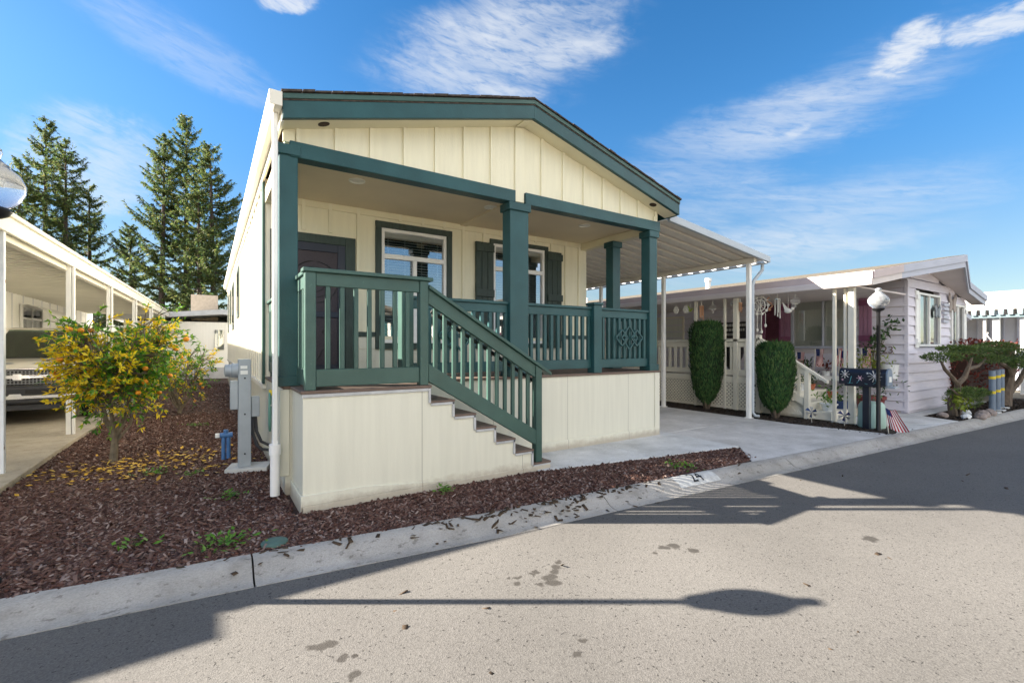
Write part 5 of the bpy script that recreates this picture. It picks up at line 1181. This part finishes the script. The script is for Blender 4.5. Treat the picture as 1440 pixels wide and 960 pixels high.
mb = MB().tube([(20.52, 3.94 + .05 * math.cos(t * 1.6), 1.35 + .12 * t) for t in np.linspace(0, 4.5, 20)], .012, 5); mb.build('iron_scroll', M['white'], FH)
# ------------------------------------------------------------------ homes across the road (behind the photographer, mirrored in the panes)
for (x, wd, hh, wallm, lab) in ((-7.5, 8, 2.9, 'whitewall', 'white home across the road at the left, mirrored in glass'), (3.2, 9, 3.1, 'cream_side', 'cream home across the road opposite the porch, mirrored in its windows'), (14.5, 9, 2.8, 'whitewall', 'white home across the road at the right, mirrored in glass')):
    o = thing('opposite_home', (x, -9.5, 0), lab, 'house', 'homes across the road')
    B('wall', M[wallm], o, x - wd / 2, x + wd / 2, -19, -9.5, -.1, hh)
    MB().prism([(x - wd / 2 - .4, hh), (x, hh + 1.3), (x + wd / 2 + .4, hh), (x + wd / 2 + .4, hh + .15), (x, hh + 1.45), (x - wd / 2 - .4, hh + .15)], 'y', -19.3, -8.9).build('roof', M['tanroof'], o)
    MB().prism([(x - wd / 2, hh + .001), (x + wd / 2, hh + .001), (x, hh + 1.2)], 'y', -9.7, -9.5).build('gable', M[wallm], o)
    for dx in (-2.4, 1.2):
        W = MB().box(x + dx, x + dx + 1.5, -9.499, -9.45, 1.2, 2.4).build('window', M['vinyl'], o); MB().box(x + dx + .07, x + dx + 1.43, -9.449, -9.44, 1.27, 2.33).build('pane', M['darkglass'], W)
    B('door', M['plumdoor'], o, x - .5, x + .4, -9.499, -9.45, .2, 2.25)
MB().prism([(-14, -5.6), (120, -14), (120, -20), (-14, -20)], 'z', -.2, -.03).build('far_forecourt', M['drive_tan'])
tag(bpy.data.objects['far_forecourt'], kind='structure')
# ------------------------------------------------------------------ left neighbour: carport, house, truck
ex = lambda y: -1.90 + (y - 7.2) * .024
NC = thing('neighbour_carport', (-3, 8, 0), 'cream flat metal carport on thin white posts over the parked pickup', 'carport')
y0, y1 = 6.20, 25.0; xw = -4.5
mb = MB()
y = y0
while y < y1: mb.prism([(xw, y), (ex(y) - .03, y), (ex(y + .3) - .03, y + .296), (xw, y + .296)], 'z', 2.80, 2.84).prism([(xw, y + .13), (ex(y) - .04, y + .13), (ex(y) - .04, y + .16), (xw, y + .16)], 'z', 2.775, 2.799); y += .3
mb.build('roof_panel', mat('cream_pan_roof', (.74, .72, .64), .6, .05, 2), NC)
MB().prism([(ex(y0) - .02, y0), (ex(y0) + .02, y0), (ex(y1) + .02, y1), (ex(y1) - .02, y1)], 'z', 2.72, 2.90).prism([(ex(y0) - .02, y0), (ex(y0) + .05, y0), (ex(y1) + .05, y1), (ex(y1) - .02, y1)], 'z', 2.901, 2.955).build('edge_fascia', M['offwhite'], NC, .005)
MB().box(xw, ex(y0) - .021, y0 - .03, y0 - .001, 2.72, 2.93).build('front_fascia', M['offwhite'], NC, .005)
MB().prism([(ex(7) - .16, y0 + .1), (ex(7) - .08, y0 + .1), (ex(24) - .08, 24), (ex(24) - .16, 24)], 'z', 2.66, 2.774).build('edge_beam', M['offwhite'], NC, .004)
for i, y in enumerate((7.36, 10.05, 13.0, 16.2, 19.5, 23)):
    x = ex(y) - .02 + (.02 if i == 0 else 0)
    p = MB().box(x - .06, x, y - .03, y + .03, .03, 2.76)
    if i: p.box(x + .012, x + .045, y - .03, y + .03, .03, 2.72)
    p.build('carport_post', M['rustpost'] if i == 0 else M['white'], NC, .005)
NH = thing('neighbour_home', (-7, 8, 0), 'white panelled neighbour home behind the carport at the left', 'house')
mb = MB().box(-10, -4.12, 6.5, 26, .3, 2.98); w = mb.build('wall', M['whitewall'], NH)
mb = MB()
for i in range(24): mb.box(-4.119, -4.112, 6.6 + i * .82, 6.62 + i * .82, .5, 2.78)
mb.build('panel_groove', M['greyfascia'], w)
B('foundation_skirt', M['offwhite'], NH, -10, -4.10, 6.48, 26, 0, .5)
MB().prism([(-10.3, 2.98), (-7.2, 3.42), (-4.05, 2.98), (-4.05, 3.06), (-7.2, 3.5), (-10.3, 3.06)], 'y', 6.45, 26.3).build('roof', M['roofgrey'], NH)
MB().prism([(-9.6, 2.95), (-4.92, 2.95), (-4.92, 3.17), (-9.6, 3.35)], 'y', 6.16, 6.449).build('shadow_bump', M['roofgrey'], NH)  # unseen roof piece, added to shape the shadow edge on the road
MB().prism([(-10, 2.981), (-4.12, 2.981), (-7.2, 3.40)], 'y', 6.5, 6.6).build('gable_end', M['whitewall'], NH)
W = MB().box(-4.11, -4.06, 17.0, 17.06, 1.55, 2.55).box(-4.11, -4.06, 18.7, 18.76, 1.55, 2.55).box(-4.11, -4.06, 17.06, 18.7, 2.49, 2.55).box(-4.11, -4.06, 17.06, 18.7, 1.55, 1.61).box(-4.11, -4.07, 17.06, 18.7, 2.18, 2.22).box(-4.11, -4.07, 17.85, 17.9, 1.61, 2.49).build('window', M['white'], NH)
MB().box(-4.11, -4.085, 17.06, 18.7, 1.61, 2.49).build('pane', M['darkglass'], W); MB().box(-4.119, -4.111, 17.06, 18.7, 1.61, 2.49).build('window_backing', M['curtain'], W)
mb = MB()
for i in range(9):
    yy = 16.9 + i * .22; q = [(-4.10 + .85 * math.sin(t), 1.75 + .80 * math.cos(t)) for t in np.linspace(0, 1.2, 7)]
    for (a, b), (c, d) in zip(q, q[1:]): mb.add([(a, yy, b), (c, yy, d), (c, yy + .2, d), (a, yy + .2, b), (a, yy, b + .015), (c, yy, d + .015), (c, yy + .2, d + .015), (a, yy + .2, b + .015)], [(0, 1, 2, 3), (7, 6, 5, 4), (0, 4, 5, 1), (1, 5, 6, 2), (2, 6, 7, 3), (3, 7, 4, 0)])
mb.build('window_awning', M['white'], NH)
STP = thing('entry_steps', (-3.9, 14.6, 0), 'white slatted entry rail beside the neighbour wall behind the pickup', 'railing')
mb = MB().box(-4.05, -3.55, 15.4, 15.45, 1.62, 1.68)
for i in range(4): mb.box(-4.03 + i * .15, -3.97 + i * .15, 15.4, 15.45, .05, 1.62)
mb.build('rail', M['beige'], STP)

TR = thing('pickup_truck', (-2.86, 11.7, .05), 'pewter pickup truck with chrome grille parked under the left carport', 'truck')
tx, ty, tz = -2.86, 11.7, .05
M['grille'] = mat('dull_chrome', (.22, .23, .24), .35, .1, 6, metal=.6)
def loft(mb, secs):
    """secs: list of (y, [(x,z)...]) all with equal point counts"""
    n = len(secs[0][1]); vs = []
    for y, pr_ in secs: vs += [(tx + x, ty + y, tz + z) for x, z in pr_]
    fs = [tuple(range(n)), tuple(range(len(secs) * n - 1, (len(secs) - 1) * n - 1, -1))]
    for i in range(len(secs) - 1):
        for j in range(n): fs.append((i * n + j, i * n + (j + 1) % n, (i + 1) * n + (j + 1) % n, (i + 1) * n + j))
    return mb.add(vs, fs)
def sec(w, zb, zs_, zt, wt): return [(-w, zb), (-w, zs_), (-wt, zt - .03), (-wt * .86, zt), (wt * .86, zt), (wt, zt - .03), (w, zs_), (w, zb)]
mb = MB(); loft(mb, [(.06, sec(.86, .5, .90, 1.01, .80)), (.14, sec(.91, .45, .95, 1.06, .84)), (.7, sec(.93, .40, 1.0, 1.13, .84)), (1.35, sec(.93, .35, 1.02, 1.17, .84)), (3.1, sec(.93, .35, 1.02, 1.13, .88)), (5.0, sec(.92, .45, 1.02, 1.12, .88))])
mb.build('body', M['tan_car'], TR, .01, smooth=True)
mb = MB(); loft(mb, [(1.98, [(-.64, 1.745), (-.66, 1.765), (.66, 1.765), (.64, 1.745)]), (2.3, [(-.66, 1.755), (-.64, 1.80), (.64, 1.80), (.66, 1.755)]), (3.3, [(-.66, 1.74), (-.64, 1.78), (.64, 1.78), (.66, 1.74)])])
for q in (-1, 1):
    for p0_, p1_ in (((.77, 1.24, 1.14), (.655, 2.0, 1.76)), ((.80, 2.78, 1.12), (.665, 2.74, 1.76)), ((.80, 3.5, 1.12), (.66, 3.28, 1.76))): mb.bar((tx + q * p0_[0], ty + p0_[1], tz + p0_[2]), (tx + q * p1_[0], ty + p1_[1], tz + p1_[2]), .07, .07)
mb.box(tx - .78, tx + .78, ty + 3.42, ty + 3.5, tz + 1.0, tz + 1.3)
mb.build('cab', M['tan_car'], TR, .01)
MB().box(tx - .74, tx + .74, ty + 1.30, ty + 1.55, tz + 1.08, tz + 1.19).build('dashboard', M['plastic'], TR, .02)
for q in (-.36, .36): MB().box(tx + q - .25, tx + q + .25, ty + 2.3, ty + 2.45, tz + 1.0, tz + 1.48).box(tx + q - .13, tx + q + .13, ty + 2.33, ty + 2.43, tz + 1.48, tz + 1.64).build('seat', M['steel'], TR, .03)
MB().tube([(tx + .36 + .18 * math.cos(t), ty + 1.72 + .06 * math.sin(t), tz + 1.22 + .16 * math.sin(t)) for t in np.linspace(0, 2 * PI, 17)], .016, 6, False).build('steering_wheel', M['plastic'], TR, smooth=True)
def tq(name, pts, m):
    P = [(tx + a, ty + b, tz + c) for a, b, c in pts]; mb = MB().add(P + [(x, y - .008, z + .006) for x, y, z in P], [(0, 1, 2, 3), (7, 6, 5, 4), (0, 4, 5, 1), (1, 5, 6, 2), (2, 6, 7, 3), (3, 7, 4, 0)]); return mb.build(name, m, TR)
ws = glass_mat('windscreen_glass', .07, (.62, .76, .68))
tq('windscreen', [(-.68, 1.29, 1.19), (.68, 1.29, 1.19), (.60, 1.97, 1.735), (-.60, 1.97, 1.735)], ws)
for s in (-1, 1):
    P = [(tx + s * a, ty + b, tz + c) for a, b, c in ((.798, 1.50, 1.16), (.798, 2.75, 1.16), (.69, 2.75, 1.68), (.70, 2.05, 1.68))]
    MB().add(P + [(x + s * .006, y, z) for x, y, z in P], [(0, 1, 2, 3), (7, 6, 5, 4), (0, 4, 5, 1), (1, 5, 6, 2), (2, 6, 7, 3), (3, 7, 4, 0)]).build('side_window', ws, TR)
    mb = MB().box(tx + s * .98 - .09, tx + s * .98 + .09, ty + 1.45, ty + 1.55, tz + 1.14, tz + 1.34).bar((tx + s * .78, ty + 1.55, tz + 1.15), (tx + s * .95, ty + 1.5, tz + 1.2), .05, .05); mb.build('wing_mirror', M['plastic'], TR, .02)
def tb(name, m, x0, x1, y0, y1, z0, z1, bev=.008, parent=None): return MB().box(tx + x0, tx + x1, ty + y0, ty + y1, tz + z0, tz + z1).build(name, m, parent or TR, bev)
gr_ = tb('grille', M['black'], -.62, .62, .02, .075, .70, .99)
mb = MB()
for i in range(25):
    mb.box(tx - .58 + i * .048, tx - .566 + i * .048, ty + .004, ty + .019, tz + .72, tz + .97)
for i in range(6): mb.box(tx - .6, tx + .6, ty + .002, ty + .018, tz + .73 + i * .046, tz + .742 + i * .046)
mb.build('grille_mesh', M['grille'], gr_)
mb = MB().box(tx - .86, tx + .86, ty - .012, ty + .001, tz + .83, tz + .865).box(tx - .86, tx + .86, ty - .012, ty + .001, tz + .875, tz + .89).box(tx - .64, tx + .64, ty - .01, ty + .02, tz + .985, tz + 1.01); mb.build('chrome_bar', M['chrome'], TR, .006)
mb = MB().prism([(tx - .17, tz + .825), (tx - .06, tz + .825), (tx - .05, tz + .80), (tx + .06, tz + .80), (tx + .05, tz + .825), (tx + .17, tz + .825), (tx + .15, tz + .885), (tx + .06, tz + .885), (tx + .05, tz + .91), (tx - .06, tz + .91), (tx - .05, tz + .885), (tx - .15, tz + .885)], 'y', ty - .035, ty - .013); mb.build('emblem', M['chrome'], TR, .004)
for s in (-1, 1):
    hl = tb('headlight', M['silver'], min(s * .64, s * .88), max(s * .64, s * .88), .03, .12, .73, .98)
    MB().box(tx + min(s * .655, s * .865), tx + max(s * .655, s * .865), ty + .02, ty + .029, tz + .745, tz + .965).build('lens', M['glass'], hl)
bp_ = MB(); loft(bp_, [(-.10, [(-.72, .40), (-.74, .66), (.74, .66), (.72, .40)]), (-.04, [(-.90, .36), (-.92, .69), (.92, .69), (.90, .36)]), (.10, [(-.95, .36), (-.95, .69), (.95, .69), (.95, .36)])]); bp_.build('bumper', M['plastic'], TR, .015)
tb('bumper_strip', M['chrome'], -.74, .74, -.125, -.101, .47, .53); MB().prism([(tx - .12, tz + .47), (tx - .07, tz + .56), (tx + .07, tz + .56), (tx + .12, tz + .47)], 'y', ty - .13, ty - .1255).build('bumper_badge', M['chrome'], TR)
tb('valance', M['plastic'], -.80, .80, -.03, .12, .26, .36); tb('intake', M['black'], -.55, -.12, -.112, -.1015, .56, .63); tb('intake', M['black'], .12, .55, -.112, -.1015, .56, .63)
for s in (-1, 1):
    for yy in (.95, 4.1):
        wl = MB().lathe([(.20, -.11), (.34, -.11), (.365, -.07), (.365, .07), (.34, .11), (.20, .11)], (tx + s * .82, ty + yy, tz + .345), 24, axis='x').build('wheel', M['rubber'], TR, smooth=True)
        MB().lathe([(.02, s * .10), (.10, s * .12), (.2, s * .105), (.2, s * .0)], (tx + s * .82, ty + yy, tz + .345), 20, axis='x').build('rim', M['chrome'], wl, smooth=True)
for cx_, cy_ in ((-.30, .33), (.28, .30)):
    pts = [(tx + cx_ + .16 * math.cos(t) * (1 + .25 * math.sin(3 * t)), ty + cy_ + .10 * math.sin(t) * (1 + .2 * math.cos(5 * t))) for t in np.linspace(0, 2 * PI, 14)[:-1]]
    b = MB(); zz = lambda y: tz + 1.06 + (y - ty - .14) * .125 + .004
    b.add([(x, y, zz(y)) for x, y in pts], [tuple(range(13))]); b.build('hood_patch', M['bluegrey'], TR)  # irregular blue grey patches on the hood

# back neighbour and block chimney
BH = thing('back_home', (-1, 25, 0), 'small white home with grey roof edge at the end of the mulch path', 'house')
B('wall', M['whitewall'], BH, -3.0, 4, 25, 33, .0, 2.55)
B('foundation', M['roofgrey'], BH, -1.6, 4, 24.93, 24.999, .0, .5); MB().prism([(-3.3, 2.55), (.5, 2.9), (4.3, 2.55), (4.3, 2.75), (.5, 3.12), (-3.3, 2.75)], 'y', 24.6, 33.3).build('roof', M['roofgrey'], BH)
MB().box(.20, .55, 24.95, 24.999, 1.3, 2.2).build('window', M['darkglass'], BH); B('chimney', M['tanbrick'], BH, -.75, .35, 27, 28, 2.7, 3.95)

# ------------------------------------------------------------------ citrus tree
def citrus(x, y, h, wl, wr, seed, label, nf, name='citrus_tree', ntw=420, stem=.34, yel=.45):
    rnd = random.Random(seed); o = thing(name, (x, y, 0), label, 'tree')
    tr = MB(); tr.tube([(x, y, -.03), (x + .012, y, stem * .5), (x + .02, y, stem + .05)], [.046, .038, .036], 8)
    tips = []
    nl = 11
    for i in range(nl):
        a = 2 * PI * i / nl + rnd.uniform(-.2, .2); 
        # spread along the camera-right direction is wider on one side
        reach = (wr if math.cos(a) > 0 else wl) * rnd.uniform(.55, .85)
        top = h * rnd.uniform(.62, .85); p0 = Vector((x + .02, y, stem - rnd.uniform(0, .12))); p3 = Vector((x + reach * .8 * math.cos(a), y + .75 * reach * math.sin(a), top))
        p1 = p0 + Vector((.25 * reach * math.cos(a), .2 * reach * math.sin(a), .22)); p2 = p0.lerp(p3, .6) + Vector((0, 0, -.03))
        tr.tube([p0, p1, p2, p3], [.02, .015, .010, .005], 6)
        for q in range(int(ntw / nl)):
            t = rnd.uniform(.18, 1.0) ** .8; b = (p1.lerp(p2, t * 2) if t < .5 else p2.lerp(p3, t * 2 - 1))
            d = Vector((rnd.gauss(0, 1) + .5 * math.cos(a), rnd.gauss(0, 1) + .5 * math.sin(a), rnd.gauss(.35, .8))).normalized() * rnd.uniform(.18, .5)
            e = b + d; m_ = b + d * .5 + Vector((0, 0, .03))
            e.z = min(e.z, h); 
            if e.z < stem * .55: continue
            tr.tube([b, m_, e], [.006, .005, .003], 4, cap=False); tips.append((m_, e))
    tr.build('trunk', M['bark_pale'], o, smooth=True)
    Pg, Dg, Py, Dy = [], [], [], []
    for m_, e in tips:
        # yellow leaves more often on the left and in patches
        nzv = math.sin(e.x * 4.1 + 1.0) * math.sin(e.y * 3.7 + 2) * math.sin(e.z * 4.3)
        py_ = yel + .9 * nzv - .35 * (e.x - x)/max(wl, wr)
        isy = rnd.random() < py_
        d = (e - m_).normalized()
        for k_ in range(rnd.randint(8, 13)):
            t = rnd.uniform(.25, 1.1); p = m_.lerp(e, t); dd = (d * .6 + Vector((rnd.gauss(0, .7), rnd.gauss(0, .7), rnd.gauss(-.05, .6)))).normalized()
            if isy != (rnd.random() < .1): Py.append(p); Dy.append(dd)
            else: Pg.append(p); Dg.append(dd)
    for nm, P_, D_, mt in (('green_foliage', Pg, Dg, L_cit_g), ('yellow_foliage', Py, Dy, L_cit_y)):
        if P_:
            k_ = len(P_); cards(nm, [tuple(p) for p in P_], [tuple(d) for d in D_], rv(k_) * .8 + np.array([0, 0, .7]), rng.uniform(.048, .088, k_), rng.uniform(.020, .034, k_), mt, o, bend=.06)
    cand = [t for t in tips if (t[1] - Vector((x, y, h * .6))).length > .45 * h * .5 and t[1].y < y + .25]
    for i in range(min(nf, len(cand))):
        e = cand[(i * 37) % len(cand)][1]; r = rnd.uniform(.028, .037); MB().sphere((e.x, e.y - .04, e.z - r), r, 8, (1, 1, .93)).build('fruit', M['orange'], o, smooth=True)
    return o
citrus(-1.02, 7.65, 2.06, .54, .78, 5, 'bushy citrus tree with orange fruit and yellowing leaves in the mulch', 16, ntw=1000)
citrus(-.55, 12.4, 1.6, .8, .75, 9, 'second lower citrus bush behind the fruiting tree on the mulch path', 5, 'citrus_bush', 260, .15, .35)

# ------------------------------------------------------------------ conifers behind
def conifer(px, topy, t, r, seed, label, base=.12, n=100, up=.25):
    a = (px - 720.) / 650.; c, s = .8368, .5475
    x, y, h = (s + c * a) * t, (c - s * a) * t, 1.45 + (487 - topy) / 650 * t
    g = np.random.default_rng(seed); o = thing('conifer', (round(x, 2), round(y, 2), 0), label, 'tree', 'tall conifers behind the homes'); x, y = round(x, 2), round(y, 2)
    lean = g.normal(0, .012, 2); mb = MB(); tz_ = np.linspace(0, 1, 9)
    mb.tube([(x + lean[0] * h * q, y + lean[1] * h * q, h * q - .1) for q in tz_], [.24 * (1 - q) ** .8 + .012 for q in tz_], 8)
    P, D, N, L, W = [], [], [], [], []
    for i in range(n):
        q = base + (1 - base) * (i / n) ** .85; q = min(q + g.uniform(-.01, .01), .995); z = h * q
        rad = r * (1 - ((q - base) / (1 - base))) ** .72 * g.uniform(.45, 1.15) + .25
        if q < base + .15: rad *= .55 + 3 * (q - base)
        az = g.uniform(0, 2 * PI); dirv = np.array([math.cos(az), math.sin(az), 0])
        k = 7; pts = []
        rise = g.uniform(-.12, up) + .5 * q
        for j in range(k):
            u = j / (k - 1); pts.append(np.array([x + lean[0] * z, y + lean[1] * z, z]) + dirv * rad * u + np.array([0, 0, rad * (rise * u - .30 * u * (1 - u) * 1.6 + .10 * u * u)]) + g.normal(0, .03, 3) * u)
        mb.tube([tuple(p) for p in pts], [.05 * (1 - j / k) * (1 - q * .6) + .008 for j in range(k)], 4, cap=False)
        m = int(46 + 58 * rad)
        u = g.uniform(.12, 1.03, m); seg = np.clip((u * (k - 1)).astype(int), 0, k - 2); fr = u * (k - 1) - seg; pa = np.array(pts)
        b = pa[seg] + (pa[seg + 1] - pa[seg]) * fr[:, None]; side = np.array([-dirv[1], dirv[0], 0]); sg = g.choice([-1, 1], m)
        ln = g.uniform(.16, .50, m) * (1.1 - .5 * u) * min(1.0, .5 + rad * .3)
        d = dirv * g.uniform(.3, 1.1, m)[:, None] + side * (sg * g.uniform(.2, 1.1, m))[:, None] + np.array([0, 0, 1.]) * g.normal(-.12, .30, m)[:, None]
        P.append(b); D.append(d); N.append(np.array([0, 0, 1.]) + g.normal(0, .45, (m, 3))); L.append(ln); W.append(g.uniform(.045, .105, m))
        # small hanging tufts
        m2 = int(16 + 24 * rad); u = g.uniform(.3, 1.0, m2); seg = np.clip((u * (k - 1)).astype(int), 0, k - 2); b = pa[seg] + side * g.normal(0, .22, m2)[:, None] + dirv * g.uniform(-.1, .1, m2)[:, None]
        P.append(b); D.append(np.array([0, 0, -.7]) + g.normal(0, .5, (m2, 3))); N.append(g.normal(0, 1, (m2, 3))); L.append(g.uniform(.15, .34, m2)); W.append(g.uniform(.035, .07, m2))
    mb.build('trunk', M['bark_red'], o)
    P, D, N = np.concatenate(P), np.concatenate(D), np.concatenate(N); cards('crown', P, D, N, np.concatenate(L), np.concatenate(W), L_con, o)
    return o
conifer(62, 166, 36, 4.50, 1, 'tall dark conifer in the left clump, its highest top nearest the lamp globe', .10, 120)
conifer(92, 198, 35, 3.75, 2, 'second top of the left conifer clump, just right of its tallest top', .10, 105)
conifer(22, 225, 34, 3.75, 3, 'conifer directly behind the lamp globe at the left edge', .10, 95)
conifer(128, 262, 38, 3.50, 4, 'shorter blue green conifer sloping down at the right of the left clump', .08, 90)
conifer(186, 318, 40, 3.50, 5, 'lowest young conifer in the gap between the two clumps', .05, 110)
conifer(226, 188, 34, 3.75, 6, 'narrow conifer at the left of the right clump', .16, 110)
conifer(262, 165, 36, 4.38, 7, 'tallest olive tinted conifer in the middle of the right clump', .16, 125)
conifer(303, 206, 34, 3.7, 8, 'conifer beside the roof gutter at the right of the right clump', .16, 105)
conifer(282, 268, 33, 2.75, 9, 'thin shorter conifer with a bare trunk between the taller right ones', .22, 70)

# ------------------------------------------------------------------ camera, sun, sky
YAW, EL = math.radians(33.2), math.radians(28.8)
cam = bpy.data.cameras.new('camera'); co = bpy.data.objects.new('camera', cam); C.objects.link(co); S.camera = co
co.location = (0, 0, 1.45); co.rotation_euler = (PI / 2, 0, -YAW)
cam.sensor_width = 36; cam.lens = 36 * 650 / 1440; cam.shift_y = 7 / 1440; cam.clip_end = 2000; cam.clip_start = .05
sv = Vector((-math.cos(YAW) * math.cos(EL), math.sin(YAW) * math.cos(EL), math.sin(EL)))
sun = bpy.data.lights.new('sun', 'SUN'); so = bpy.data.objects.new('sun', sun); C.objects.link(so)
sun.energy = SUN_E; sun.angle = math.radians(.5); sun.color = (1, .90, .76); so.rotation_euler = sv.to_track_quat('Z', 'Y').to_euler(); so.location = sv * 60

w = bpy.data.worlds.new('World'); S.world = w; w.use_nodes = True; n, l = w.node_tree.nodes, w.node_tree.links
bg = n['Background']; bg.inputs['Strength'].default_value = SKY_S
sky = n.new('ShaderNodeTexSky'); sky.sky_type = 'NISHITA'; sky.sun_disc = False; sky.sun_elevation = EL; sky.sun_rotation = math.atan2(sv.x, sv.y)
sky.air_density = 1.0; sky.dust_density = .35; sky.ozone_density = 2.2
hs = n.new('ShaderNodeHueSaturation'); l.new(sky.outputs[0], hs.inputs['Color'])
tc = n.new('ShaderNodeTexCoord'); sp = n.new('ShaderNodeSeparateXYZ'); l.new(tc.outputs['Generated'], sp.inputs[0])
def mth(op, a, b=None):
    m = n.new('ShaderNodeMath'); m.operation = op
    for i, v in enumerate((a, b)):
        if v is None: continue
        if isinstance(v, (int, float)): m.inputs[i].default_value = v
        else: l.new(v, m.inputs[i])
    return m.outputs[0]
az = mth('MULTIPLY', mth('ARCTAN2', sp.outputs[0], sp.outputs[1]), 180 / PI); el = mth('MULTIPLY', mth('ARCSINE', sp.outputs[2]), 180 / PI)
cv = n.new('ShaderNodeCombineXYZ'); l.new(az, cv.inputs[0]); l.new(el, cv.inputs[1])
def cnoise(scale, rot, sx, sy, det, dist, off=0):
    mp = n.new('ShaderNodeMapping'); mp.inputs['Rotation'].default_value = (0, 0, math.radians(rot)); mp.inputs['Location'].default_value = (off, off * .7, off)
    ms = n.new('ShaderNodeMapping'); ms.inputs['Scale'].default_value = (sx, sy, 1)
    l.new(cv.outputs[0], mp.inputs[0]); l.new(mp.outputs[0], ms.inputs[0])
    z = n.new('ShaderNodeTexNoise'); z.inputs['Scale'].default_value = scale; z.inputs['Detail'].default_value = det; z.inputs['Distortion'].default_value = dist; z.inputs['Roughness'].default_value = .62
    l.new(ms.outputs[0], z.inputs[0]); return z.outputs['Fac']
def ell(a0, e0, ra, re, rot=0):
    c, s = math.cos(math.radians(rot)), math.sin(math.radians(rot))
    da, de = mth('SUBTRACT', az, a0), mth('SUBTRACT', el, e0)
    u = mth('DIVIDE', mth('ADD', mth('MULTIPLY', da, c), mth('MULTIPLY', de, s)), ra); v = mth('DIVIDE', mth('SUBTRACT', mth('MULTIPLY', de, c), mth('MULTIPLY', da, s)), re)
    return mth('MAXIMUM', mth('SUBTRACT', 1, mth('POWER', mth('ADD', mth('MULTIPLY', u, u), mth('MULTIPLY', v, v)), .5)), 0)
def sm(x, a, b):
    m = n.new('ShaderNodeMapRange'); m.interpolation_type = 'SMOOTHSTEP'; m.inputs['From Min'].default_value = a; m.inputs['From Max'].default_value = b; l.new(x, m.inputs['Value']); return m.outputs[0]
l.new(mth('ADD', SKY_SAT[0], mth('MULTIPLY', sm(el, 4, 20), SKY_SAT[1] - SKY_SAT[0])), hs.inputs['Saturation'])
l.new(mth('ADD', SKY_VAL[0], mth('MULTIPLY', sm(el, 3, 26), SKY_VAL[1] - SKY_VAL[0])), hs.inputs['Value'])
fine = cnoise(1.1, 14, .35, 1.6, 6, .5, 7)
wisp = cnoise(.20, 20, .55, 1.9, 9, .7); streak = cnoise(.14, 8, .35, 2.6, 9, .5, 13); puff = cnoise(.34, 6, .8, 1.5, 9, .4, 31)
def cover(lst):
  tot = None
  for (a0, e0, ra, re, rot, nz_, lo, hi, amt) in lst:
    e_ = ell(a0, e0, ra, re, rot); d = mth('ADD', {'w': wisp, 's': streak, 'p': puff}[nz_], mth('MULTIPLY', e_, .42))
    f = mth('MULTIPLY', mth('MULTIPLY', mth('MULTIPLY', sm(d, lo, hi), sm(fine, .1, .62)), mth('MULTIPLY', sm(e_, 0, .38), sm(mth('ADD', e_, mth('MULTIPLY', mth('SUBTRACT', puff, .5), 1.2)), .0, .55))), amt); tot = f if tot is None else mth('SUBTRACT', mth('ADD', tot, f), mth('MULTIPLY', tot, f))
  return tot
mx = n.new('ShaderNodeMix'); mx.data_type = 'RGBA'; l.new(cover(CLOUDS), mx.inputs['Factor']); l.new(hs.outputs[0], mx.inputs['A']); mx.inputs['B'].default_value = CLOUD_COL
m2 = n.new('ShaderNodeMix'); m2.data_type = 'RGBA'; l.new(cover(FILL_CLOUDS), m2.inputs['Factor']); l.new(mx.outputs['Result'], m2.inputs['A']); m2.inputs['B'].default_value = FILL_CLOUD_COL; mx = m2
l.new(mx.outputs['Result'], bg.inputs['Color'])
S.view_settings.view_transform = 'Standard'; S.view_settings.look = 'None'; S.view_settings.gamma = 1; S.view_settings.use_curve_mapping = False; S.view_settings.exposure = EXPO
S.cycles.max_bounces = 6; S.cycles.diffuse_bounces = 4; S.cycles.glossy_bounces = 3; S.cycles.transparent_max_bounces = 12; S.cycles.transmission_bounces = 3
S.cycles.sample_clamp_indirect = 6; S.cycles.caustics_refractive = False; S.cycles.caustics_reflective = False
